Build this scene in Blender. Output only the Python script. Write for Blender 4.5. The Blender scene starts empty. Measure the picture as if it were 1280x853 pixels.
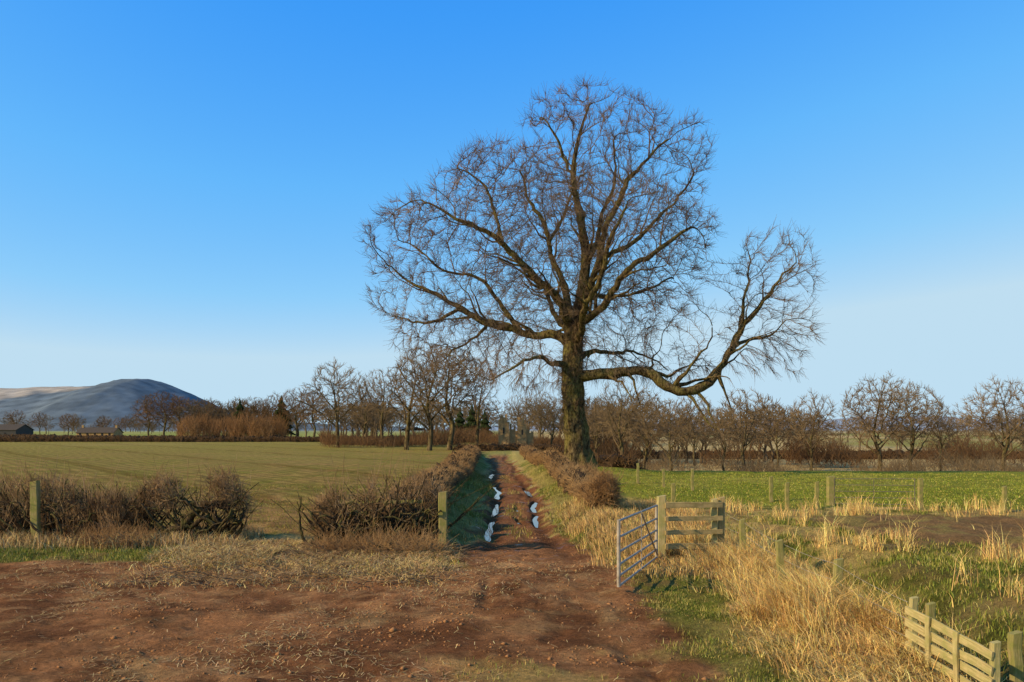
import bpy, math, random
import numpy as np
from mathutils import Matrix, Vector
rng=np.random.default_rng(7); random.seed(7)
scene=bpy.context.scene
COL=scene.collection
# ------------------------------------------------------------ noise
def _h(ix,iy,s):
    n=(ix.astype(np.int64)*374761393+iy.astype(np.int64)*668265263+s*974711)&0xffffffff
    n=((n^(n>>13))*1274126177)&0xffffffff
    return ((n^(n>>16))&0xffff)/65535.0
def vn(x,y,s):
    x=np.asarray(x,float);y=np.asarray(y,float)
    x0=np.floor(x);y0=np.floor(y);fx=x-x0;fy=y-y0
    fx=fx*fx*(3-2*fx);fy=fy*fy*(3-2*fy)
    a=_h(x0,y0,s);b=_h(x0+1,y0,s);c=_h(x0,y0+1,s);d=_h(x0+1,y0+1,s)
    return (a*(1-fx)+b*fx)*(1-fy)+(c*(1-fx)+d*fx)*fy
def fbm(x,y,sc,o=4,s=0):
    t=0;a=1;tot=0;f=1.0/sc
    for i in range(o):
        t=t+a*(vn(np.asarray(x)*f+17.3*i,np.asarray(y)*f-9.1*i,s+i*31)*2-1);tot+=a;a*=.55;f*=2.03
    return t/tot*1.5
def S(a,b,v):
    t=np.clip((v-a)/(b-a),0,1);return t*t*(3-2*t)
# ------------------------------------------------------------ terrain
def lane_c(y): return np.interp(y,[0,10,17,25,34,44,58,74,110],[.5,.45,.4,.25,-.05,-.1,-.55,-1.15,-2.2])+.22*np.sin(np.asarray(y)*.21)*S(18,30,y)
def fg_mud(x,y):
    n=fbm(x,y,1.6,4,11)
    yb=np.interp(x,[-20,-7,-4,-1.8,-1.1],[17.2,16.9,15.6,15.0,16.8])
    return S(-.5,.5,yb+n*1.0-y)*S(-.5,.5,1.85+n*.9-x)
def lane_mud(x,y):
    n=fbm(x,y,1.2,3,12)
    d=np.abs(x-lane_c(y))
    return S(-.3,.3,1.15+.5*(1-S(17,24,y))+n*.6-d)*S(13,15,y)*(1-S(92,100,y))
PUD=[(-1,23.0,28.2,.085),(-1,29.4,34.6,.10),(-1,37,46,.13),(-1,50,58,.15),(1,26.2,30.0,.07),(1,31,36.0,.10),(0,26.6,28.4,.06),(0,31,33,.07),(1,38.5,43,.11)]
def pud_w(i,y):
    s,a,b,w=PUD[i]
    t=np.clip((y-a)/(b-a),0,1)
    return w*np.sqrt(np.clip(4*t*(1-t),0,1))*(1+.4*fbm(y,y*0+i,1.4,2,50))
def pud_c(i,y):
    s=PUD[i][0]; return lane_c(y)+s*.82+(.08 if s==0 else 0)+.12*fbm(y,y*0,2.4,2,60+i)
def H(x,y):
    x=np.asarray(x,float);y=np.asarray(y,float)
    d=np.abs(x-lane_c(y))
    L=S(16,23,y)*(1-S(92,105,y)); inl=L*(1-S(1.2,2.1,d+.15*fbm(x,y,1.5,2,20)))
    z=.07*fbm(x,y,3.5,3,1)*(1-inl)
    z=z-inl*.30+L*.2*np.exp(-((d-2.9)/.8)**2)
    rk=(.15+.85*S(15,26,y))*S(11,15,y)*(1-S(92,100,y))
    z=z-.11*np.exp(-((d-.82-.18*fbm(x*0,y,2.,3,14))/.22)**2)*rk*(.8+.5*fbm(x,y,1.2,2,13))
    z=z+.07*np.exp(-((d-1.2-.18*fbm(x*0,y,1.2,3,15))/.14)**2)*S(17,22,y)*(1-S(60,80,y))
    z=z-.05*np.exp(-((x-lane_c(y)-.28-.2*fbm(x*0,y,2.6,2,19))/.13)**2)*rk
    near=1-S(45,60,y)
    m=np.maximum(fg_mud(x,y),lane_mud(x,y))*near
    cl=S(-.2,.5,fbm(x,y,1.8,3,16))
    z=z+m*(.042*fbm(x,y,.9,4,2)+(.018+.024*cl)*fbm(x,y,.24,4,3))*(1-.2*inl)
    z=z+(1-m)*near*.04*fbm(x,y,.5,3,4)*(x>-40)
    r=np.sqrt((x+6)**2+(y-14)**2)
    fgm=(1-S(14,17,y))
    for rr,dep in((5.7,.05),(6.1,.03),(7.2,.05),(9.1,.04),(10.4,.04)):
        z=z-fgm*dep*np.exp(-((r-rr-.25*fbm(x,y,3,2,9))/.12)**2)*S(-9,-2,x)*(1+.4*np.sin(np.arctan2(y-14,x+6)*rr*22))*S(-.4,.3,fbm(x,y,1.7,2,91))
    for xx in(-.35,1.25):
        z=z-fgm*.045*np.exp(-((x-xx-.45*fbm(y,y*0,4,2,5))/.13)**2)*(1+.4*np.sin(y*24))*S(-.4,.3,fbm(x,y,1.7,2,92))
    z=z-.65*np.exp(-((x-6.6-.3*fbm(y,y*0,3,2,17))/.95)**2)*(1-S(17,22,y))
    z=z+.10*fbm(x,y,1.3,3,18)*S(4.2,5.5,x)*(1-S(16,18,x))*(1-S(24,28,y))
    z=z-2.6*S(52,85,y)*S(5,15,x)*(1-S(150,420,y))
    z=z+.55*np.exp(-((x-4.1)**2+(y-50)**2)/18.)
    z=z+S(130,350,y)*fbm(x,y,160,3,8)*1.0
    for i,(s,a,b,w) in enumerate(PUD):
        c=pud_c(i,y);k=np.exp(-((x-c)/(w*1.4))**4)*S(a-.3,a+.2,y)*(1-S(b-.2,b+.3,y))
        z=z*(1-k)-.47*k
    return z
def Hs(x,y): return float(H(np.array([x]),np.array([y]))[0])
C=lambda *a: np.array(a)
def cover(x,y):
    n1=fbm(x,y,2.2,4,21);n2=fbm(x,y,.5,4,22);n3=fbm(x,y,9,3,23)
    d=np.abs(x-lane_c(y))
    def mix(a,b,w): return a*(1-w[...,None])+b*w[...,None]
    one=np.ones(x.shape)
    straw=C(.52,.325,.105);green=C(.145,.15,.022);mud=C(.37,.16,.062)
    col=one[...,None]*green
    st=S(-.35,.3,n1+.4*n2+.1)
    crop=S(-4.1,-4.6,x+.3*n2)*S(21.2,22.4,y+.3*n2)*(1-S(183,187,y))
    edge=27.5+.8*n1+np.interp(x,[3,8,30],[8,2,0])
    past=S(3.6,5.,x)*S(-1,1,y-edge)*(1-S(66,72,y))
    plough=S(8.2,10.2,x+1.3*n1)*S(18.0,19.6,y+1.*n1+.4*n2)*(1-S(25.2,27.2,y+.8*n1+.4*n2))
    st=st*(1-past)*(1-crop)
    gz=S(1.4,2.2,x)*(1-S(2.8,4.0,x+.8*n1))*(1-S(12.0,14.5,y+.8*n1))
    wetg=S(5.5,6.2,x)*(1-S(9,12,x))*(1-S(16,20,y))
    lst=(1-S(-7.5,-6,x+n1))*S(16.5,17,y)*(1-S(19,19.6,y))
    st=st*(1-.55*gz)*(1-.6*wetg)*(1-.8*lst)
    sz=np.maximum(S(3.0,3.9,x+.5*n1)*(1-S(5.6,6.3,x)),S(-6.8,-5.8,x)*(1-S(-2.2,-1.6,x)))*(1-S(20.5,23,y))
    sz=np.maximum(sz,S(2.0,2.7,x)*(1-S(5.8,6.5,x))*S(14.5,16,y)*(1-S(26,30,y)))
    st=np.clip(st+.7*sz*(1-.5*gz),0,1)
    col=mix(col,straw,st*.85)
    bare=S(.1,.6,fbm(x,y,1.4,4,27))*(y<27)
    col=mix(col,C(.27,.15,.058),bare*.6)
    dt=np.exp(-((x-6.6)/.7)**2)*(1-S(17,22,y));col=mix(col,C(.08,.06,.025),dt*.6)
    verge=S(1.3,1.6,d)*(1-S(2.4,3.2,d))*S(17,19,y)*(1-S(95,100,y))
    col=mix(col,C(.18,.16,.035),verge*.6)
    g2=one[...,None]*C(.205,.175,.030)
    cc=mix(g2,C(.33,.18,.065),np.clip(.42+.35*n1+.25*n2+.6*(1-S(22,38,y)),0,1))
    cc=mix(cc,C(.27,.205,.045),S(60,150,y)*.6)
    cc=mix(cc,C(.35,.23,.075),S(.1,.9,fbm(x,y,25,3,28))*.45)
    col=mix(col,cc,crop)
    pc=mix(one[...,None]*C(.21,.21,.022),C(.36,.28,.06),S(-.2,.8,n1*.5+n3*.7)*.55)
    col=mix(col,pc,past)
    pl=mix(one[...,None]*C(.26,.14,.058),C(.25,.19,.05),S(.1,.7,n1+.6*n2)*.7)
    col=mix(col,pl,plough*.95)
    far=np.maximum(S(184,190,y),S(68,72,y)*S(-3.5,-2.5,x)); n4=fbm(x,y,70,2,24)
    fc=mix(one[...,None]*C(.28,.23,.06),C(.48,.32,.12),S(-.2,.3,n4+.35*(x>0)))
    fc=mix(fc,C(.25,.27,.05),S(150,190,y)*(x<0)*.6)
    col=mix(col,fc,far)
    haze_tint=S(300,2500,y)*.7  # distance haze painted into the far ground colour
    col=mix(col,C(.28,.30,.28),haze_tint)
    mfg=fg_mud(x,y);ml=lane_mud(x,y)
    gp=S(.10,.5,n1*.8+n2*.5)*S(-1.4,.2,x)*(1-S(11,13.5,y))
    m=np.maximum(mfg*(1-.8*gp),ml)
    mc=mix(one[...,None]*mud,C(.21,.085,.034),S(-.2,.5,fbm(x,y,.8,4,31)))
    mc=mix(mc,C(.50,.25,.10),S(.1,.7,fbm(x,y,.35,3,32)+.3*n1)*.6)
    mc=mix(mc,C(.54,.34,.14),S(.2,.8,fbm(x,y,1.1,4,33))*.4*mfg)
    lm=ml*S(16,23,y)
    mc=mix(mc,C(.24,.092,.035),lm*.65)
    mc=mix(mc,C(.12,.046,.02),lm*np.exp(-((d-.82)/.3)**2)*.65)
    hump=ml*(1-S(.1,.5,d+.35*n2))*S(21,26,y)*S(-.1,.5,n1+.1)
    mc=mix(mc,C(.24,.17,.05),hump*.4)
    col=mix(col,mc,m)
    col=col*(1+.28*n2*(1-S(40,80,y)))[...,None]
    return np.clip(col,0.005,1),dict(mud=m,straw=st,past=past,crop=crop,plough=plough,gz=gz,wet=wetg,sz=sz,far=far,verge=verge,bare=bare,lane=ml,hump=hump)
# ------------------------------------------------------------ mesh helpers
def mk_mesh(name,V,quads=None,tris=None,col=None,smooth=False):
    me=bpy.data.meshes.new(name)
    V=np.asarray(V,np.float32).reshape(-1,3)
    me.vertices.add(len(V));me.vertices.foreach_set('co',V.ravel())
    q=np.zeros((0,4),np.int32) if quads is None else np.asarray(quads,np.int32).reshape(-1,4)
    t=np.zeros((0,3),np.int32) if tris is None else np.asarray(tris,np.int32).reshape(-1,3)
    me.loops.add(q.size+t.size);me.polygons.add(len(q)+len(t))
    me.loops.foreach_set('vertex_index',np.concatenate([q.ravel(),t.ravel()]))
    ls=np.concatenate([np.arange(len(q))*4,q.size+np.arange(len(t))*3]).astype(np.int32)
    me.polygons.foreach_set('loop_start',ls)
    if smooth: me.polygons.foreach_set('use_smooth',np.ones(len(ls),bool))
    me.update(calc_edges=True)
    if col is not None:
        a=me.color_attributes.new('col','FLOAT_COLOR','POINT')
        c=np.ones((len(V),4),np.float32);c[:,:3]=col;a.data.foreach_set('color',c.ravel())
    return me
def tag(o,label=None,category=None,kind=None,group=None):
    if label:o['label']=label
    if category:o['category']=category
    if kind:o['kind']=kind
    if group:o['group']=group
def mk_obj(name,me,mat=None,parent=None,label=None,category=None,kind=None,group=None):
    o=bpy.data.objects.new(name,me);COL.objects.link(o)
    if mat is not None and me is not None: me.materials.clear();me.materials.append(mat)
    tag(o,label,category,kind,group);return o
def empty(name,loc,label,category,group=None):
    o=bpy.data.objects.new(name,None);o.empty_display_size=.2;COL.objects.link(o);o.location=loc
    tag(o,label,category,None,group);return o
# ------------------------------------------------------------ materials
def newmat(name,spec=.04):
    m=bpy.data.materials.new(name);m.use_nodes=True;nt=m.node_tree
    b=nt.nodes['Principled BSDF'];b.inputs['Roughness'].default_value=.95
    b.inputs['Specular IOR Level'].default_value=spec
    return m,nt,b
def noise(nt,sc,det=6,vec=None,rough=.6):
    n=nt.nodes.new('ShaderNodeTexNoise');n.inputs['Scale'].default_value=sc;n.inputs['Detail'].default_value=det;n.inputs['Roughness'].default_value=rough
    if vec is not None: nt.links.new(vec,n.inputs['Vector'])
    return n
def ramp(nt,fac,stops):
    r=nt.nodes.new('ShaderNodeValToRGB');nt.links.new(fac,r.inputs['Fac'])
    e=r.color_ramp.elements
    while len(e)<len(stops): e.new(.5)
    for i,(p,c) in enumerate(stops):
        e[i].position=p;e[i].color=(c[0],c[1],c[2],1)
    return r
def mulc(nt,a,b,typ='MULTIPLY',f=1.0):
    m=nt.nodes.new('ShaderNodeMix');m.data_type='RGBA';m.blend_type=typ;m.inputs[0].default_value=f
    nt.links.new(a,m.inputs[6]);nt.links.new(b,m.inputs[7]);return m.outputs[2]
def bump(nt,b,h,dist,st=.6):
    n=nt.nodes.new('ShaderNodeBump');n.inputs['Distance'].default_value=dist;n.inputs['Strength'].default_value=st
    nt.links.new(h,n.inputs['Height']);nt.links.new(n.outputs[0],b.inputs['Normal'])
def ground_mat(name,wet=False,rows=False):
    m,nt,b=newmat(name,.02)
    tc=nt.nodes.new('ShaderNodeTexCoord').outputs['Object']
    at=nt.nodes.new('ShaderNodeAttribute');at.attribute_name='col'
    n1=noise(nt,14,8,tc,.75);r1=ramp(nt,n1.outputs[0],[(.3,(.5,.5,.5)),(.7,(1.55,1.5,1.45))])
    n2=noise(nt,1.3,8,tc,.7);r2=ramp(nt,n2.outputs[0],[(.3,(.76,.77,.78)),(.7,(1.24,1.22,1.2))])
    c=mulc(nt,at.outputs['Color'],r1.outputs[0]);c=mulc(nt,c,r2.outputs[0])
    if rows:
        mp=nt.nodes.new('ShaderNodeMapping');nt.links.new(tc,mp.inputs[0]);mp.inputs['Rotation'].default_value=(0,0,math.radians(-38))
        w=nt.nodes.new('ShaderNodeTexWave');w.inputs['Scale'].default_value=.35;w.inputs['Distortion'].default_value=2.5;w.inputs['Detail'].default_value=4
        nt.links.new(mp.outputs[0],w.inputs[0])
        r3=ramp(nt,w.outputs[0],[(0,(.87,.84,.8)),(1,(1.12,1.13,1.06))]);c=mulc(nt,c,r3.outputs[0])
        w2=nt.nodes.new('ShaderNodeTexWave');w2.inputs['Scale'].default_value=.026;w2.inputs['Distortion'].default_value=.8
        nt.links.new(mp.outputs[0],w2.inputs[0])
        r4=ramp(nt,w2.outputs[0],[(0,(.8,.74,.66)),(.04,(1,1,1)),(1,(1.03,1.04,1.0))]);c=mulc(nt,c,r4.outputs[0])
    nt.links.new(c,b.inputs['Base Color'])
    if wet:
        n5=noise(nt,2.3,5,tc,.6)
        r=ramp(nt,n5.outputs[0],[(.58,(.95,)*3),(.68,(.35,)*3)]);nt.links.new(r.outputs[0],b.inputs['Roughness'])
        r=ramp(nt,n5.outputs[0],[(.58,(.02,)*3),(.68,(.3,)*3)]);nt.links.new(r.outputs[0],b.inputs['Specular IOR Level'])
    n3=noise(nt,16,12,tc,.85);bump(nt,b,n3.outputs[0],.12,1.0)
    return m
def attr_mat(name,rough=.9):
    m,nt,b=newmat(name,.05);at=nt.nodes.new('ShaderNodeAttribute');at.attribute_name='col'
    n=noise(nt,3,3,nt.nodes.new('ShaderNodeTexCoord').outputs['Object']);r=ramp(nt,n.outputs[0],[(.3,(.75,.75,.75)),(.7,(1.25,1.25,1.25))])
    nt.links.new(mulc(nt,at.outputs['Color'],r.outputs[0]),b.inputs['Base Color']);b.inputs['Roughness'].default_value=rough
    return m
def bark_mat(name,a,bb,moss,sc=3,bd=.05,mossf=.5,zs=.22):
    m,nt,b=newmat(name);tc=nt.nodes.new('ShaderNodeTexCoord').outputs['Object']
    mp=nt.nodes.new('ShaderNodeMapping');mp.inputs['Scale'].default_value=(1,1,zs);nt.links.new(tc,mp.inputs[0])
    n=noise(nt,sc*2.5,10,mp.outputs[0],.75);r=ramp(nt,n.outputs[0],[(.40,a),(.60,bb)])
    n2=noise(nt,sc*.35,5,tc);r2=ramp(nt,n2.outputs[0],[(.45,(0,0,0)),(.6,(mossf,)*3)])
    mx=nt.nodes.new('ShaderNodeMix');mx.data_type='RGBA';nt.links.new(r2.outputs[0],mx.inputs[0]);nt.links.new(r.outputs[0],mx.inputs[6]);mx.inputs[7].default_value=(*moss,1)
    n4=noise(nt,sc*3.5,8,mp.outputs[0],.8);r5_=ramp(nt,n4.outputs[0],[(.40,(.22,.20,.18)),(.55,(1.1,1.1,1.1))])
    nt.links.new(mulc(nt,mx.outputs[2],r5_.outputs[0]),b.inputs['Base Color'])
    bump(nt,b,n.outputs[0],bd,1.0);return m
def twig_mat(name,a,bb,sc=.4):
    m,nt,b=newmat(name);tc=nt.nodes.new('ShaderNodeTexCoord').outputs['Object']
    n=noise(nt,sc,4,tc);r=ramp(nt,n.outputs[0],[(.35,a),(.65,bb)]);nt.links.new(r.outputs[0],b.inputs['Base Color']);return m
def wood_mat(name,a,bb,moss=(.16,.14,.035),mf=.5):
    m,nt,b=newmat(name);tc=nt.nodes.new('ShaderNodeTexCoord').outputs['Object']
    mp=nt.nodes.new('ShaderNodeMapping');mp.inputs['Scale'].default_value=(1,1,.06);nt.links.new(tc,mp.inputs[0])
    n=noise(nt,55,6,mp.outputs[0],.65);r=ramp(nt,n.outputs[0],[(.3,a),(.7,bb)])
    n2=noise(nt,5,5,tc);r2=ramp(nt,n2.outputs[0],[(.42,(0,0,0)),(.62,(mf,mf,mf))])
    mx=nt.nodes.new('ShaderNodeMix');mx.data_type='RGBA';nt.links.new(r2.outputs[0],mx.inputs[0]);nt.links.new(r.outputs[0],mx.inputs[6]);mx.inputs[7].default_value=(*moss,1)
    nt.links.new(mx.outputs[2],b.inputs['Base Color']);bump(nt,b,n.outputs[0],.008,.8);return m
M_ground=ground_mat('ground_soil');M_track=ground_mat('track_mud',wet=True);M_field=ground_mat('field_crop',rows=True)
M_grass=attr_mat('grass_blades')
M_bark=bark_mat('ash_bark',(.035,.021,.011),(.25,.165,.07),(.24,.19,.045),3,.16,.6,.3)
M_twig=twig_mat('ash_twigs',(.14,.08,.045),(.26,.165,.088))
M_bbark=bark_mat('far_bark',(.06,.038,.02),(.20,.135,.06),(.17,.14,.04),2)
M_btwig=twig_mat('far_twigs',(.16,.10,.05),(.29,.185,.085),.2)
M_btwig2=twig_mat('brown_twigs',(.14,.07,.03),(.20,.105,.045),.2)
M_wood=twig_mat('woodland_twigs',(.12,.078,.042),(.21,.135,.068),.05)
M_orange=twig_mat('willow_twigs',(.20,.095,.04),(.28,.14,.055),.2)
M_conif=twig_mat('conifer_needles',(.03,.04,.012),(.05,.06,.018),.8)
M_hedge=twig_mat('hedge_twigs',(.12,.065,.03),(.42,.25,.115),2.5)
M_hedge2=twig_mat('clipped_hedge_twigs',(.25,.125,.05),(.44,.25,.10),.8)
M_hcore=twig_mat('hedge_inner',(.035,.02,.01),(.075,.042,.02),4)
M_hstem=bark_mat('hedge_stem_bark',(.03,.018,.01),(.15,.095,.045),(.12,.11,.025),8,.02)
M_fence=wood_mat('weathered_wood',(.27,.165,.06),(.60,.40,.16))
M_fence2=wood_mat('pale_wood',(.30,.21,.08),(.62,.45,.19),(.28,.25,.07),.7)
M_post=wood_mat('mossy_post_wood',(.20,.14,.045),(.42,.31,.12),(.20,.19,.04),.8)
def steel(name,a,bb):
    m,nt,b=newmat(name,.25);b.inputs['Metallic'].default_value=.1;b.inputs['Roughness'].default_value=.6
    n=noise(nt,9,6,nt.nodes.new('ShaderNodeTexCoord').outputs['Object']);r=ramp(nt,n.outputs[0],[(.35,a),(.6,bb)]);nt.links.new(r.outputs[0],b.inputs['Base Color']);return m
M_steel=steel('galvanised_steel',(.27,.19,.12),(.44,.35,.25));M_steel2=steel('dull_steel',(.08,.06,.04),(.15,.12,.08))
m,nt,b=newmat('puddle_water');b.inputs['Base Color'].default_value=(.05,.025,.012,1);b.inputs['Roughness'].default_value=.02;b.inputs['Specular IOR Level'].default_value=.4;b.inputs['IOR'].default_value=1.33
M_water=m
def plain(name,c,sc=3,v=.25):
    m,nt,b=newmat(name);n=noise(nt,sc,6,nt.nodes.new('ShaderNodeTexCoord').outputs['Object'],.7)
    r=ramp(nt,n.outputs[0],[(.3,tuple(k*(1-v) for k in c)),(.7,tuple(k*(1+v) for k in c))]);nt.links.new(r.outputs[0],b.inputs['Base Color']);return m
M_stone=plain('sandstone',(.36,.21,.085),1.6,.4);M_slate=plain('slate',(.09,.065,.045),2);M_dark=plain('dark_opening',(.03,.03,.03));M_barn=plain('barn_cladding',(.07,.06,.05));M_clod=plain('mud_clod',(.32,.14,.052),9,.4)
# ------------------------------------------------------------ ground sheet
def grow_axis(a,b,st,lo,hi,g):
    c=list(np.arange(a,b,st));s=st;v=c[-1]
    while v<hi: s*=g;v+=s;c.append(v)
    s=st;v=c[0];pre=[]
    while v>lo: s*=g;v-=s;pre.append(v)
    return np.array(pre[::-1]+c)
gx=grow_axis(-12.,13.,.062,-5500,5500,1.075);gy=grow_axis(7.5,27,.065,-60,7500,1.028)
X,Y=np.meshgrid(gx,gy);Z=H(X,Y)
nx,ny=len(gx),len(gy)
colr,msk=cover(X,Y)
idx=np.arange(nx*ny).reshape(ny,nx)
Q=np.stack([idx[:-1,:-1],idx[:-1,1:],idx[1:,1:],idx[1:,:-1]],-1).reshape(-1,4)
xc=((X[:-1,:-1]+X[1:,1:])/2).ravel();yc=((Y[:-1,:-1]+Y[1:,1:])/2).ravel()
is_tr=(np.abs(xc-lane_c(yc))<1.5)&(yc>17)&(yc<98)
is_cr=(xc<-4.2)&(yc>21.6)&(yc<186)
is_pa=(xc>4.3)&(yc>27)&(yc<70)
VV=np.stack([X,Y,Z],-1).reshape(-1,3);CC=colr.reshape(-1,3)
def sub(name,mask,mat,label,cat):
    q=Q[mask];u,inv=np.unique(q,return_inverse=True)
    me=mk_mesh(name,VV[u],inv.reshape(-1,4),col=CC[u],smooth=True)
    mk_obj(name,me,mat,label=label,category=cat,kind='structure')
sub('track',is_tr,M_track,'rutted wet muddy farm track between hedges','track')
sub('field',is_cr&~is_tr,M_field,'green winter crop field with bare soil rows','field')
sub('pasture',is_pa&~is_tr&~is_cr,M_ground,'bright green grazed pasture beyond the ditch','pasture')
sub('ground',~(is_tr|is_cr|is_pa),M_ground,'churned brown mud and rough grassy ground','ground')
for i,(s,a,b_,w) in enumerate(PUD):
    yy=np.linspace(a,b_,int((b_-a)*10)+5);c=pud_c(i,yy);hw=pud_w(i,yy)*1.2+.008
    zz=-.425+0*yy
    L=np.stack([c-hw,yy,zz],-1);R=np.stack([c+hw*(1+.3*fbm(yy,yy*0,1.1,2,i)),yy,zz],-1)
    k=len(yy);V=np.concatenate([L,R]);q=[[j,k+j,k+j+1,j+1] for j in range(k-1)]
    mk_obj('puddle',mk_mesh('puddle',V,q),M_water,label='narrow puddle of muddy water filling a wheel rut',category='puddle',group='puddles in the track ruts',kind='structure')
# ------------------------------------------------------------ hills
def hill(name,px,hh,y0,depth,seed,colf,label):
    xs=np.linspace(px[0],px[-1],320);ys=np.linspace(-1,1.0,70)
    XX,T=np.meshgrid(xs,ys);pr=np.interp(XX,px,hh)
    ZZ=pr*np.clip(1-np.abs(T)**1.6,0,1)*(1+.05*fbm(XX,T*depth,depth*.5,5,seed))+2.5*fbm(XX,T*depth,40,4,seed+3)-8
    YY=y0+T*depth
    i=np.arange(XX.size).reshape(XX.shape);q=np.stack([i[:-1,:-1],i[:-1,1:],i[1:,1:],i[1:,:-1]],-1).reshape(-1,4)
    c=colf(XX,YY,ZZ,T)
    mk_obj(name,mk_mesh(name,np.stack([XX,YY,ZZ],-1),q,col=c.reshape(-1,3),smooth=True),M_hill,label=label,category='hill',kind='structure')
M_hill=attr_mat('hazed_hill_cover')  # vertex colours carry the hill cover with distance haze painted in
def pf(pts,y): return [ (p-640)/1000*y for p,_ in pts],[ (537-q)/1000*y+2.8+8 for _,q in pts]
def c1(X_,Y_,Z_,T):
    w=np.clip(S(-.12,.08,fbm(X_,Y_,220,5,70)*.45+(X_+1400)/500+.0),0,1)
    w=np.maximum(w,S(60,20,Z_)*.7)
    a=C(.40,.31,.22);b=C(.13,.145,.145)  # moor and wood tones, wood greyed towards blue as painted haze
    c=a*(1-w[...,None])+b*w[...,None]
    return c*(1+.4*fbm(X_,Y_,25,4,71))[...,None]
pts=[(-260,520),(-150,499),(0,487),(60,485),(110,483.5),(140,482),(156,479),(166,474),(190,474),(202,479),(220,487),(240,497),(258,508),(290,518),(340,526),(430,531),(520,534)]
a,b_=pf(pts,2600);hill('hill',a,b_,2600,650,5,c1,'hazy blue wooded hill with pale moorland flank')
def c2(X_,Y_,Z_,T): return C(.30,.34,.37)*(1+.15*fbm(X_,Y_,250,3,72))[...,None]  # aerial haze put straight into the ridge's base colour
pts=[(560,534),(700,530),(850,526),(950,524),(1010,527),(1080,521),(1160,519),(1230,526),(1330,520),(1500,530)]
a,b_=pf(pts,5000);hill('distant_hill',a,b_,5000,700,15,c2,'haze-tinted pale blue distant ridge on the horizon')
# ------------------------------------------------------------ strands & trees
def strands(P,R,sides=3):
    P=np.asarray(P,float);n,k,_=P.shape
    t=np.gradient(P,axis=1);t/=np.linalg.norm(t,axis=2,keepdims=True)+1e-9
    ref=np.where(np.abs(t[:,:1,2:3])>.8,C(1.,0,0),C(0,0,1.))
    u=np.cross(t,ref);u/=np.linalg.norm(u,axis=2,keepdims=True)+1e-9;v=np.cross(t,u)
    an=np.arange(sides)*2*np.pi/sides
    V=P[:,:,None,:]+R[:,:,None,None]*(np.cos(an)[None,None,:,None]*u[:,:,None,:]+np.sin(an)[None,None,:,None]*v[:,:,None,:])
    i=np.arange(n*k*sides).reshape(n,k,sides);j=np.roll(i,-1,axis=2)
    q=np.stack([i[:,:-1],j[:,:-1],j[:,1:],i[:,1:]],-1).reshape(-1,4)
    return V.reshape(-1,3),q
def merge(parts):
    Vs=[];Qs=[];o=0
    for V,q in parts:
        Vs.append(V);Qs.append(q+o);o+=len(V)
    return np.concatenate(Vs),np.concatenate(Qs)
def tube(pts,rad,sides):
    pts=np.asarray(pts);rad=np.asarray(rad)
    V,q=strands(pts[None],rad[None],sides)
    if sides>=10:
        k=len(pts);an=np.arange(sides)*2*np.pi/sides
        zz=np.cumsum(np.r_[0,np.linalg.norm(np.diff(pts,axis=0),axis=1)])[:,None];big=1. if sides>=14 else .8
        bur=.15*fbm(an[None]*1.3+0*zz,zz*1.1+0*an[None],.55,3,6)+.08*fbm(an[None]*3.+0*zz,zz*1.5+0*an[None],.35,3,7)
        f=1+big*(.07*np.sin(3*an[None]+zz*.35)+.06*np.sin(7*an[None]+zz*.5+1)+.05*np.sin(13*an[None]-zz*.4)+bur)
        V=V.reshape(k,sides,3);V=pts[:,None]+(V-pts[:,None])*f[...,None];V=V.reshape(-1,3)
    return V,q
def colonize(att,P0,par0,step,di,dk,iters,trop,r_,wob=.2,inert=.4):
    cap=120000;P=np.zeros((cap,3));par=np.full(cap,-1);n=len(P0);P[:n]=P0;par[:n]=par0
    cnt=np.zeros(cap,int);nd=np.full(len(att),1e9);ni=np.zeros(len(att),int)
    def upd(a,b):
        nonlocal nd,ni
        for s in range(a,b,400):
            e=min(b,s+400);D=((att[:,None]-P[None,s:e])**2).sum(2);m=D.argmin(1);dm=np.sqrt(D[np.arange(len(att)),m])
            k=dm<nd;nd[k]=dm[k];ni[k]=m[k]+s
    upd(0,n)
    for it in range(iters):
        al=nd>dk;att=att[al];nd=nd[al];ni=ni[al]
        ac=(nd<di)&(cnt[ni]<3)
        if not ac.any():break
        dv=att[ac]-P[ni[ac]];dv/=np.linalg.norm(dv,axis=1,keepdims=True)
        u,inv=np.unique(ni[ac],return_inverse=True);acc=np.zeros((len(u),3));np.add.at(acc,inv,dv)
        acc/=np.linalg.norm(acc,axis=1,keepdims=True)+1e-6
        pd=P[u]-P[np.maximum(par[u],0)];pd/=np.linalg.norm(pd,axis=1,keepdims=True)+1e-6
        pd*=(cnt[u]==0)[:,None]
        acc+=trop+r_.normal(0,wob,acc.shape)+inert*pd;acc/=np.linalg.norm(acc,axis=1,keepdims=True)+1e-6
        m=len(u)
        if n+m>=cap:break
        P[n:n+m]=P[u]+acc*step;par[n:n+m]=u;cnt[u]+=1;upd(n,n+m);n+=m
    return P[:n],par[:n]
def smooth_poly(pts,step):
    pts=np.array(pts,float);n=len(pts);out=[]
    for i in range(n-1):
        p0=pts[max(i-1,0)];p1=pts[i];p2=pts[i+1];p3=pts[min(i+2,n-1)]
        k=max(1,int(np.linalg.norm((p2-p1)[:3])/step))
        for j in range(k):
            t=j/k;out.append(.5*((2*p1)+(-p0+p2)*t+(2*p0-5*p1+4*p2-p3)*t*t+(-p0+3*p1-3*p2+p3)*t**3))
    out.append(pts[-1]);return np.array(out)
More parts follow.
